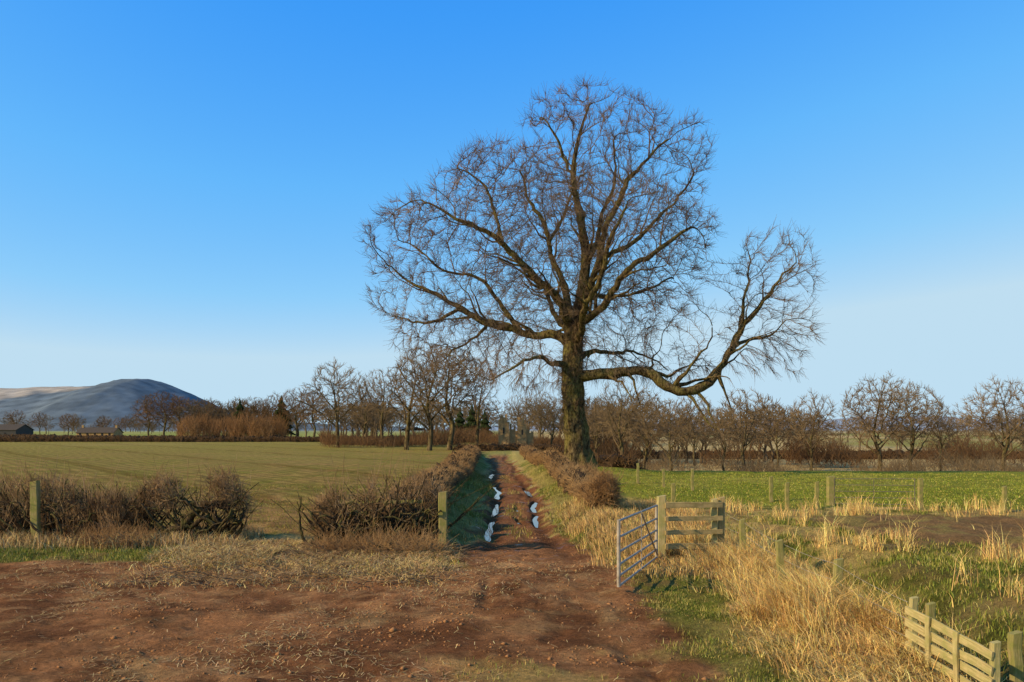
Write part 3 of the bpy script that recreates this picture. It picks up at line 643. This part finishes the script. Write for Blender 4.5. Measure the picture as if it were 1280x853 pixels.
for pth,hh in[([(-130,187),(-60,188),(-8,186)],1.3),([(-230,212),(-120,214),(-60,216)],1.4),([(-260,262),(-150,264)],1.8),([(5,86),(30,84),(70,80)],.8),([(-35,150),(-10,152)],1.6),([(10,62),(6,63)],1.0),([(10,150),(120,146)],1.6),([(-8,108),(8,106)],.9)]:
    hedge('hedge',pth,2.0,hh,60,'dark leafless field boundary hedge across the farmland',tr=.035,tl=.9,core=.9,mat=M_btwig2,stems=.3,group='field boundary hedges',topn=.17)
# ------------------------------------------------------------ posts, rails, gates
def bar(name,p0,p1,w,t,mat,parent,side=None,rnd=False,jit=.004,seg=6,slant=0.):
    p0=Vector(p0);p1=Vector(p1);z=(p1-p0);Ln=z.length;z.normalize()
    sx=Vector(side) if side is not None else (Vector((1,0,0)) if abs(z.x)<.9 else Vector((0,1,0)))
    y=z.cross(sx).normalized();x=y.cross(z).normalized()
    if rnd: n=12;cs=[(math.cos(i*2*math.pi/n)*w/2,math.sin(i*2*math.pi/n)*w/2) for i in range(n)]
    else:
        a,b=w/2,t/2;c=min(a,b)*.22;cs=[(a,-b+c),(a,b-c),(a-c,b),(-a+c,b),(-a,b-c),(-a,-b+c),(-a+c,-b),(a-c,-b)]
    n=len(cs);V=[];F=[]
    for k in range(seg+1):
        jx,jy=random.gauss(0,jit),random.gauss(0,jit)
        for(cx,cy) in cs: V.append((cx+jx+random.gauss(0,jit*.4),cy+jy+random.gauss(0,jit*.4),Ln*k/seg+(slant*cx/w if k==seg else 0)))
    for k in range(seg):
        for i in range(n): j=(i+1)%n;F.append((k*n+i,k*n+j,k*n+n+j,k*n+n+i))
    F.append(tuple(range(n-1,-1,-1)));F.append(tuple(seg*n+i for i in range(n)))
    me=bpy.data.meshes.new(name);me.from_pydata(V,[],F);me.update()
    o=bpy.data.objects.new(name,me);COL.objects.link(o);me.materials.append(mat)
    M=Matrix(((x.x,y.x,z.x,p0.x),(x.y,y.y,z.y,p0.y),(x.z,y.z,z.z,p0.z),(0,0,0,1)))
    if parent is not None:
        o.parent=parent;o.matrix_parent_inverse=Matrix.Translation(parent.location).inverted()
    o.matrix_basis=M;return o
def lone_post(x,y,h,w,label,mat=M_post,group=None,lean=(0,0),name='fence_post',rnd=False):
    z=Hs(x,y)
    o=bar(name,(x,y,z-.15),(x+lean[0],y+lean[1],z+h),w,w*.85,mat,None,rnd=rnd,jit=.006,slant=.03)
    tag(o,label,'fence post',None,group);return o
def steel_gate(A,Bp,h,nr,label,name='metal_gate',r=.035,lift=.12,diag=True,mt=M_steel):
    A=Vector((A[0],A[1],Hs(*A)+lift));Bp=Vector((Bp[0],Bp[1],Hs(*Bp)+lift));u=(Bp-A)
    e=empty(name,A,label,'gate')
    def P(t,z): return A+u*t+Vector((0,0,z))
    bar('upright',P(0,0),P(0,h),r*1.5,r*1.5,mt,e,rnd=True,jit=.0005)
    bar('upright',P(1,0),P(1,h),r*1.5,r*1.5,mt,e,rnd=True,jit=.0005)
    zs=[h*k for k in([0.01,.16,.33,.52,.74,.985][:nr] if nr==6 else np.linspace(.01,.985,nr))]
    for z in zs: bar('rail',P(.006,z),P(.994,z),r,r,mt,e,rnd=True,jit=.0008)
    off=Vector((-u.y,u.x,0)).normalized()*(r*.8)
    bar('brace',P(.5,0)+off,P(.5,h)+off,r*.9,r*.3,mt,e,side=(u.x,u.y,0),jit=.0005)
    if diag: bar('brace',P(.02,h*.05)+off,P(.49,h*.96)+off,r*.7,r*.3,mt,e,jit=.0005)
    return e
steel_gate((3.08,17.05),(1.80,13.5),1.13,6,'galvanised steel field gate standing open beside the track',r=.042,lift=.1)
px0,py0=3.24,17.35;px1,py1=4.62,17.7
fz=Hs(px0,py0)
f=empty('timber_fence',(px0,py0,fz),'short golden-brown four-rail timber fence panel beside the open gate','fence')
bar('post',(px0,py0,fz-.2),(px0,py0,fz+1.36),.18,.18,M_fence2,f,jit=.004,slant=.03)
bar('post',(px1-.17,py1-.12,fz-.2),(px1-.18,py1-.12,fz+1.27),.12,.12,M_fence2,f,slant=.03)
bar('post',(px1,py1,fz-.2),(px1+.01,py1,fz+1.3),.14,.13,M_fence,f,slant=.03)
for z,hh in((1.17,.13),(.87,.11),(.58,.11),(.28,.13)):
    bar('rail',(px0+.06,py0-.12,fz+z),(px1-.02,py1-.21,fz+z+random.uniform(-.02,.02)),.12 if hh>.12 else .10,.04,M_fence,f,side=(0,0,1),jit=.005)
wp=[(4.98,17.2,.92),(4.8,14.15,.95),(4.95,12.3,.92)]
wz=Hs(4.98,17.2)
wf=empty('wire_fence',(4.98,17.2,wz),'wire fence with leaning weathered wooden posts in straw grass','fence')
tops=[]
for i,(x,y,h) in enumerate(wp):
    z=Hs(x,y);lx=(-.04,-.08,.07)[i];bar('post',(x,y,z-.15),(x+lx,y,z+h),.12,.11,M_post,wf,jit=.005,slant=.03);tops.append((x,y,z,h))
def wires(pts,parent,hs,r=.0035):
    for k in hs:
        parts=[]
        for a,b_ in zip(pts[:-1],pts[1:]):
            P=np.linspace(C(a[0],a[1],a[2]+a[3]*k),C(b_[0],b_[1],b_[2]+b_[3]*k),8);P[:,2]-=.03*np.sin(np.linspace(0,np.pi,8));parts.append(P[:-1] if b_ is not pts[-1] else P)
        P=np.concatenate(parts);v,q=tube(P,np.full(len(P),r),4);o=mk_obj('wire',mk_mesh('wire',v-np.array(parent.location),q),M_steel);o.parent=parent
wires([(px1,py1,fz,1.1)]+tops+[(4.92,9.95,Hs(4.92,9.95),.75)],wf,(.35,.65,.93))
def slat_fence(A,Bp,label,slats=4,h=.72,ups=(0,.3,.65,1),drop=0.):
    za,zb=Hs(*A),Hs(*Bp)-drop
    e=empty('slatted_fence',(A[0],A[1],za),label,'fence');A=Vector((A[0],A[1],za));Bv=Vector((Bp[0],Bp[1],zb));u=Bv-A;nrm=Vector((-u.y,u.x,0)).normalized()
    if nrm.x>0:nrm=-nrm
    for t in(0,1):
        p=A+u*t;bar('post',p-Vector((0,0,.2)),p+Vector((random.uniform(-.03,.03),0,h+.08)),.085,.08,M_fence2,e,slant=.02)
    for i in range(slats):
        z=h-.06-i*(h-.05)/slats
        bar('slat',A-u*.03+nrm*.06+Vector((0,0,z+random.uniform(-.02,.02))),Bv+u*.03+nrm*.06+Vector((0,0,z+random.uniform(-.03,.03))),.10,.022,M_fence2,e,side=(0,0,1),jit=.005)
    for t in ups[1:-1]:
        p=A+u*t+nrm*.095;bar('upright',p-Vector((0,0,.05)),p+Vector((0.0,0,h+random.uniform(-.03,.04))),.065,.03,M_fence2,e,side=u.normalized(),jit=.004,slant=.02)
    return e
slat_fence((4.98,9.95),(5.22,8.65),'weathered mossy slatted timber fence above the ditch',h=.68,drop=.08)
lone_post(5.42,10.35,.8,.10,'mossy wooden post behind the slatted fence')
lone_post(5.86,9.3,.95,.12,'thick mossy post standing in the ditch')
steel_gate((12.05,29.9),(14.45,28.7),.95,5,'grey steel gate closed between wooden posts',r=.022,lift=.1,diag=False,mt=M_steel2)
gp='fence posts along the pasture'
lone_post(11.95,30,1.12,.26,'thick dark wooden gatepost by the pasture',group='gateposts',mat=M_post,name='gate_post')
lone_post(14.6,28.6,1.05,.16,'weathered gatepost holding the steel gate',group='gateposts',mat=M_post,name='gate_post')
for x,y,h in[(16.8,27.3,.9),(9.35,27.2,.95),(10.2,31.5,1),(8.35,37,1),(6.45,41,1.05),(7.4,39,.9),(19.3,26,.95),(21.8,25,.95),(5.6,27.8,.9),(10.9,28.6,.95)]:
    lone_post(x,y,h,.13,'weathered wooden fence post in rough grass',group=gp)
lone_post(-11.72,19.75,1.5,.19,'mossy wooden post standing in the hedge',lean=(-.06,0))
lone_post(-1.66,19.2,1.3,.2,'thick mossy gatepost at the track entrance',name='gate_post',mat=M_post)
rz=Hs(-3.2,20.3)
rf=empty('rail_fence',(-3.2,20.2,rz),'broken mossy timber rails sunk in the hedge','fence')
bar('post',(-4.3,20.3,rz-.1),(-4.3,20.3,rz+1.1),.12,.1,M_post,rf);bar('rail',(-4.4,20.22,rz+.92),(-2.2,19.75,rz+.98),.08,.04,M_post,rf,side=(0,0,1))
bar('rail',(-4.4,20.2,rz+.5),(-2.2,19.75,rz+.55),.08,.04,M_post,rf,side=(0,0,1))
# ------------------------------------------------------------ buildings
def box(name,x0,x1,y0,y1,z0,z1,mat,parent):
    V=[(x0,y0,z0),(x1,y0,z0),(x1,y1,z0),(x0,y1,z0),(x0,y0,z1),(x1,y0,z1),(x1,y1,z1),(x0,y1,z1)]
    F=[(0,3,2,1),(4,5,6,7),(0,1,5,4),(1,2,6,5),(2,3,7,6),(3,0,4,7)]
    me=bpy.data.meshes.new(name);me.from_pydata(V,[],F);me.update();me.materials.append(mat)
    o=bpy.data.objects.new(name,me);COL.objects.link(o);o.parent=parent;return o
def house(x,y,w,d,h,rh,label,wall=M_stone,roof=M_slate,name='cottage',win=3,chim=True,cat='building'):
    z=Hs(x,y);e=empty(name,(x,y,z),label,cat)
    V=[(-w/2,-d/2,-1),(w/2,-d/2,-1),(w/2,d/2,-1),(-w/2,d/2,-1),(-w/2,-d/2,h),(w/2,-d/2,h),(w/2,d/2,h),(-w/2,d/2,h),(-w/2,0,h+rh),(w/2,0,h+rh)]
    F=[(0,1,5,4),(1,2,6,9,5),(2,3,7,6),(3,0,4,8,7)]
    me=bpy.data.meshes.new('wall');me.from_pydata(V,[],F);me.update();me.materials.append(wall);o=bpy.data.objects.new('wall',me);COL.objects.link(o);o.parent=e
    k=.3;ov=k*rh/(d/2);V=[(-w/2-k,-d/2-k,h-ov+.05),(w/2+k,-d/2-k,h-ov+.05),(w/2+k,0,h+rh+.05),(-w/2-k,0,h+rh+.05),(w/2+k,d/2+k,h-ov+.05),(-w/2-k,d/2+k,h-ov+.05)]
    V+= [(a,b,c+.2) for a,b,c in V];F=[(0,1,2,3),(3,2,4,5),(6,9,8,7),(9,11,10,8),(0,6,7,1),(5,4,10,11),(1,7,8,2),(2,8,10,4),(0,3,9,6),(3,5,11,9)]
    me=bpy.data.meshes.new('roof');me.from_pydata(V,[],F);me.update();me.materials.append(roof);ro=bpy.data.objects.new('roof',me);COL.objects.link(ro);ro.parent=e
    if chim:
        for cx in(-w/2+.6,w/2-.6):
            c=box('chimney',cx-.4,cx+.4,-.35,.35,h+rh-.6,h+rh+1.2,wall,ro)
    for i in range(win):
        cx=-w/2+w*(i+.5)/win;nm='door' if i==win//2 else 'window'
        box(nm,cx-.45,cx+.45,-d/2-.05,-d/2+.05,0 if nm=='door' else .9,2.05,M_dark,e)
    return e
house(-170,330,15,8,2.2,2.0,'low stone farm cottage with slate roof',win=5)
house(-214,330,26,12,3.0,2.2,'long dark farm barn with shallow roof',wall=M_barn,name='barn',win=3,chim=False)
x,y=.1,118;z=Hs(x,y);e=empty('ruined_castle',(x,y,z),'dull sandstone ruined castle with broken towers among trees','castle')
e.scale=(.62,.62,.95)
def ragged(nm,cx,w,dp,hs):
    n=len(hs);V=[];F=[]
    xs=np.linspace(cx-w/2,cx+w/2,n+1)
    for i in range(n):
        b0=len(V)
        for yy in(-dp/2,dp/2):
            V+= [(xs[i],yy,-1),(xs[i+1],yy,-1),(xs[i+1],yy,hs[i]+random.uniform(-.12,.12)),(xs[i],yy,hs[i]+random.uniform(-.12,.12))]
        F+= [(b0,b0+1,b0+2,b0+3),(b0+5,b0+4,b0+7,b0+6),(b0+3,b0+2,b0+6,b0+7)]
        if i==0: F.append((b0,b0+3,b0+7,b0+4))
        if i==n-1: F.append((b0+1,b0+5,b0+6,b0+2))
        if i>0:
            p=b0-8;F.append((p+2,b0+3,b0+7,p+6))
    me=bpy.data.meshes.new(nm);me.from_pydata(V,[],F);me.update();me.materials.append(M_stone)
    o=bpy.data.objects.new(nm,me);COL.objects.link(o);o.parent=e;return o
t=ragged('tower',-2.1,2.6,2.6,[4.6,5.3,4.9,5.4,4.2]);box('window',-2.3,-1.95,-1.36,-1.2,2.4,3.3,M_dark,t)
t=ragged('tower',2.2,2.2,2.2,[4.9,4.4,5.0,3.8]);box('window',2.1,2.4,-1.16,-1.,2.2,3.0,M_dark,t)
ragged('wall',.2,1.9,1.2,[3.9,3.1,3.5,2.7]);ragged('wall',4.1,1.7,1.,[3.0,2.4,2.7])
# ------------------------------------------------------------ grass
def blades(name,x,y,h,w,lean,leandir,col,label,cat='grass'):
    n=len(x);z=H(x,y)-.02;a=rng.uniform(0,np.pi,n);sx=np.cos(a)*w/2;sy=np.sin(a)*w/2
    lx=np.cos(leandir)*lean*h;ly=np.sin(leandir)*lean*h;zh=h*np.sqrt(np.clip(1-lean**2*.85,.06,1))
    V=np.zeros((n,5,3));V[:,0]=np.stack([x-sx,y-sy,z],-1);V[:,1]=np.stack([x+sx,y+sy,z],-1)
    mx=x+lx*.32;my=y+ly*.32;mz=z+zh*.68
    V[:,2]=np.stack([mx+sx*.7,my+sy*.7,mz],-1);V[:,3]=np.stack([mx-sx*.7,my-sy*.7,mz],-1);V[:,4]=np.stack([x+lx,y+ly,z+zh],-1)
    i=np.arange(n)[:,None]*5;q=i+C(0,1,2,3).astype(int);t=i+C(3,2,4).astype(int)
    mk_obj(name,mk_mesh(name,V,q,t,col=np.repeat(col,5,axis=0)),M_grass,label=label,category=cat,kind='stuff')
def sample(n,x0,x1,y0,y1,dens):
    x=rng.uniform(x0,x1,n);y=rng.uniform(y0,y1,n);c,m=cover(x,y);k=rng.uniform(0,1,n)<dens(x,y,m,c);return x[k],y[k]
def jcol(base,n,v=.3):
    return np.clip(np.array(base)*(1+rng.normal(0,v,(n,1)))*(1+rng.normal(0,.07,(n,3))),.015,.9)
def mixc(a,b,n,f):
    k=(rng.uniform(0,1,n)<f)[:,None];return np.where(k,jcol(b,n),jcol(a,n))
ST=(.78,.47,.15);GR=(.18,.18,.027);BR=(.36,.20,.075)
clump=lambda x,y,s,sd=41:S(.0,.45,fbm(x,y,s,3,sd))
def hvar(x,y,sd=61): return .5+.75*S(-.4,.6,fbm(x,y,.8,3,sd))
x,y=sample(150000,3.6,6.4,9.9,19,lambda x,y,m,c:np.exp(-((x-4.9)/.7)**2)*(.3+.7*clump(x,y,.8))*(1-.7*m['mud']))
n=len(x);blades('dry_grass',x,y,rng.uniform(.25,.8,n)*hvar(x,y),np.full(n,.009),.25+.75*rng.beta(2,1.6,n),rng.normal(3.6,1.1,n),mixc(ST,BR,n,.15),'tall pale straw grass leaning along the wire fence','dry grass')
x,y=sample(90000,2.8,6.0,7.8,14,lambda x,y,m,c:S(2.8,4.2,x+.8*fbm(x,y,1.5,3,64))*(.3+.7*clump(x,y,.6,65))*(1-.7*m['mud'])*(1-S(4.6,5.2,x)*(y<10)*.8))
n=len(x);blades('dry_grass',x,y,rng.uniform(.15,.42,n)*hvar(x,y,62),np.full(n,.009),.5+.5*rng.beta(2,1.2,n),rng.normal(3.7,1.,n),mixc(ST,BR,n,.15),'flattened straw grass sprawling below the fence','dry grass')
x,y=sample(260000,5.4,18,9,28,lambda x,y,m,c:clump(x,y,1.2,42)*clump(x,y,.45,49)*(1-.99*m['plough'])*(1-.95*m['past'])*(.5+.5*S(13,18,y))*(1-.35*S(22,26,y)))
n=len(x);blades('dry_grass',x,y,rng.uniform(.2,.8,n)*hvar(x,y,63),.012+.0*x,.2+.8*rng.beta(1.6,2.2,n),rng.normal(2.5,1.8,n),mixc(ST,BR,n,.2),'clumps of tall straw grass around the ditch','dry grass')
x,y=sample(9000,7,17,27,31.5,lambda x,y,m,c:clump(x,y,1.0,43)*clump(x,y,2.5,53)*(1-.7*S(28.5,30.5,y)))
n=len(x);blades('dry_grass',x,y,rng.uniform(.2,.65,n),.016+.0*x,rng.beta(1.6,2,n)*.9,rng.normal(0,1.8,n),mixc(ST,BR,n,.25),'straw grass clumps along the pasture fence','dry grass')
x,y=sample(80000,1.6,5.8,15.2,30,lambda x,y,m,c:(1-m['mud'])*(.2+.8*clump(x,y,.7,44))*np.exp(-np.clip(2.4-x,0,9)))
n=len(x);blades('dry_grass',x,y,rng.uniform(.10,.38,n)*hvar(x,y,66),.012+.0*x,rng.beta(2,1.5,n),rng.normal(3.5,1.4,n),mixc((.62,.38,.13),BR,n,.3),'rough straw grass around the gateposts','dry grass')
x,y=sample(100000,-7.8,-1.2,14.2,20.4,lambda x,y,m,c:(1-.9*m['mud'])*(.15+.85*clump(x,y,.6,45)))
n=len(x);blades('dry_grass',x,y,rng.uniform(.08,.30,n),.010+.0*x,.72+.28*rng.beta(2,1.2,n),rng.uniform(0,6.28,n),mixc((.64,.41,.15),BR,n,.3),'flattened straw grass below the hedge','dry grass')
x,y=sample(60000,-14,-6.5,17.5,21.2,lambda x,y,m,c:(1-m['mud'])*(.3+.7*clump(x,y,.6,46))*S(18.2,19.5,y))
n=len(x);blades('dry_grass',x,y,rng.uniform(.10,.45,n),.011+.0*x,rng.beta(2,1.5,n),rng.uniform(0,6.28,n),mixc((.60,.39,.15),BR,n,.35),'dead grass at the hedge foot','dry grass')
def gdens(x,y,m,c): return (1-m['mud'])*(1-.8*m['straw'])*(1-m['crop'])*(1-m['plough'])*(1-.8*m['bare'])
x,y=sample(110000,-1.5,6.,7.8,15.5,gdens);n=len(x)
blades('grass',x,y,rng.uniform(.03,.10,n)*hvar(x,y),.007+0*x,rng.beta(2,2,n),rng.uniform(0,6.28,n),mixc(GR,(.42,.30,.09),n,.4),'short green grass beside the track entrance')
x,y=sample(60000,-14,-6,16,20.5,gdens);n=len(x)
blades('grass',x,y,rng.uniform(.04,.13,n),.010+0*x,rng.beta(2,2,n),rng.uniform(0,6.28,n),mixc(GR,(.42,.30,.09),n,.3),'green grass strip under the hedge')
x,y=sample(100000,-4.,4.5,15,52,lambda x,y,m,c:np.clip(gdens(x,y,m,c)*(np.abs(x-lane_c(y))>1.0)+.3*m['hump'],0,1)*np.clip(28/y,0,1));n=len(x)
blades('grass',x,y,rng.uniform(.05,.22,n),.015+0*x,rng.beta(2,2,n),rng.uniform(0,6.28,n),mixc((.20,.18,.03),(.44,.31,.10),n,.35),'rough green grass on the track banks')
x,y=sample(90000,5.3,16,8.5,27,gdens);n=len(x)
blades('grass',x,y,rng.uniform(.05,.18,n),.013+0*x,rng.beta(2,2,n),rng.uniform(0,6.28,n),mixc(GR,(.42,.30,.09),n,.3),'lush green grass in the wet ditch')
x,y=sample(60000,4,32,26,52,lambda x,y,m,c:m['past']*.8);n=len(x)
blades('grass',x,y,rng.uniform(.04,.10,n),.028+0*x,rng.beta(2,2,n),rng.uniform(0,6.28,n),mixc((.225,.23,.028),(.42,.32,.08),n,.25),'short pasture turf')
x,y=sample(60000,-22,-4.2,21.5,40,lambda x,y,m,c:m['crop']*S(-.2,.4,fbm(x,y,1.5,3,88)+.3));n=len(x)
blades('crop_seedlings',x,y,rng.uniform(.03,.09,n),.016+0*x,rng.beta(2,2,n),rng.uniform(0,6.28,n),mixc((.21,.19,.03),(.36,.24,.08),n,.3),'sparse green winter cereal seedlings','crop')
x,y=sample(40000,-10,3,8,17.5,lambda x,y,m,c:m['mud']*(.05+.6*clump(x,y,1.5,47)+.35*S(13,16,y)));n=len(x)
a=rng.uniform(0,6.28,n);ln=rng.uniform(.03,.14,n);z=H(x,y)+.010;wd=.003
p=np.stack([x,y,z],-1);dx=np.stack([np.cos(a)*ln/2,np.sin(a)*ln/2,rng.normal(0,.012,n)],-1);sd=np.stack([-np.sin(a)*wd,np.cos(a)*wd,0*a],-1)
V=np.stack([p-dx-sd,p+dx-sd,p+dx+sd,p-dx+sd],1);q=np.arange(n*4).reshape(n,4)
mk_obj('straw_litter',mk_mesh('straw_litter',V,q,col=np.repeat(mixc((.60,.38,.15),BR,n,.45),4,axis=0)),M_grass,label='scattered straw trodden into the mud',category='straw',kind='stuff')
x,y=sample(24000,-11,2.2,8,26,lambda x,y,m,c:m['mud']*(.15+.85*clump(x,y,.9,48)));n=len(x)
oc=np.array([(1,0,0),(0,1,0),(-1,0,0),(0,-1,0),(0,0,1),(0,0,-1)],float);fc=np.array([(0,1,4),(1,2,4),(2,3,4),(3,0,4),(1,0,5),(2,1,5),(3,2,5),(0,3,5)])
sz=rng.gamma(1.8,.0058,n)+.004;V=oc[None]*sz[:,None,None]*rng.uniform(.6,1.3,(n,6,1));V[:,:,2]*=.65;V+=np.stack([x,y,H(x,y)+sz*.1],-1)[:,None]
t=(np.arange(n)[:,None,None]*6+fc[None]).reshape(-1,3)
mk_obj('mud_clods',mk_mesh('mud_clods',V,None,t),M_clod,label='loose clods of churned brown mud',category='mud',kind='stuff')
x,y=sample(3400,-7,-1.2,14.5,19.3,lambda x,y,m,c:.3+.7*clump(x,y,.7,52));n=len(x)
a=rng.uniform(0,6.28,n);ln=rng.uniform(.15,.6,n);z=H(x,y)+.03;d=np.stack([np.cos(a),np.sin(a),rng.normal(.05,.12,n)],-1);p0=np.stack([x,y,z],-1)
p1=p0+d*ln[:,None]*.5+C(0,0,.03);p2=p1+(d+rng.normal(0,.25,(n,3)))*ln[:,None]*.5
v,q=strands(np.stack([p0,p1,p2],1),np.tile(C(.007,.006,.003),(n,1)),3)
mk_obj('twig_litter',mk_mesh('twig_litter',v,q),M_hedge,label='cut hedge twigs lying in dead grass',category='twigs',kind='stuff')
# ------------------------------------------------------------ light & camera
el=math.radians(28);az=math.radians(-116)
w=bpy.data.worlds.new('World');scene.world=w;w.use_nodes=True;nt=w.node_tree;bg=nt.nodes['Background']
sky=nt.nodes.new('ShaderNodeTexSky');sky.sky_type='NISHITA';sky.sun_disc=False;sky.sun_elevation=el;sky.sun_rotation=az;sky.air_density=1.0;sky.dust_density=.5;sky.ozone_density=2.2
# grade the physical sky: its red channel (haze amount) picks the clear winter blue of that haze
sp=nt.nodes.new('ShaderNodeSeparateColor');nt.links.new(sky.outputs[0],sp.inputs[0])
dv=nt.nodes.new('ShaderNodeMath');dv.operation='DIVIDE';nt.links.new(sp.outputs[0],dv.inputs[0]);dv.inputs[1].default_value=4.0
rp=ramp(nt,dv.outputs[0],[(.08,(.016,.18,.72)),(.17,(.024,.235,.84)),(.25,(.05,.33,.93)),(.38,(.13,.475,.97)),(.60,(.27,.61,.96)),(.88,(.52,.73,.88))])
rp.color_ramp.interpolation='LINEAR'
vm=nt.nodes.new('ShaderNodeVectorMath');vm.operation='SCALE';nt.links.new(rp.outputs[0],vm.inputs[0]);vm.inputs['Scale'].default_value=1/.12
nt.links.new(vm.outputs[0],bg.inputs[0]);bg.inputs[1].default_value=.12
sd=bpy.data.lights.new('sun','SUN');sd.energy=5.0;sd.angle=math.radians(.5);sd.color=(1,.86,.58)
so=bpy.data.objects.new('sun',sd);COL.objects.link(so)
tos=Vector((math.sin(az)*math.cos(el),math.cos(az)*math.cos(el),math.sin(el)))
so.rotation_euler=tos.to_track_quat('Z','Y').to_euler()
cam=bpy.data.cameras.new('camera');co=bpy.data.objects.new('camera',cam);COL.objects.link(co);co.location=(0,0,2.8);co.rotation_euler=(math.radians(90),0,0)
cam.lens=28.125;cam.sensor_width=36;cam.shift_y=111/1280;cam.clip_end=20000;cam.clip_start=.1
scene.camera=co
scene.view_settings.view_transform='Standard';scene.view_settings.look='None';scene.view_settings.exposure=0
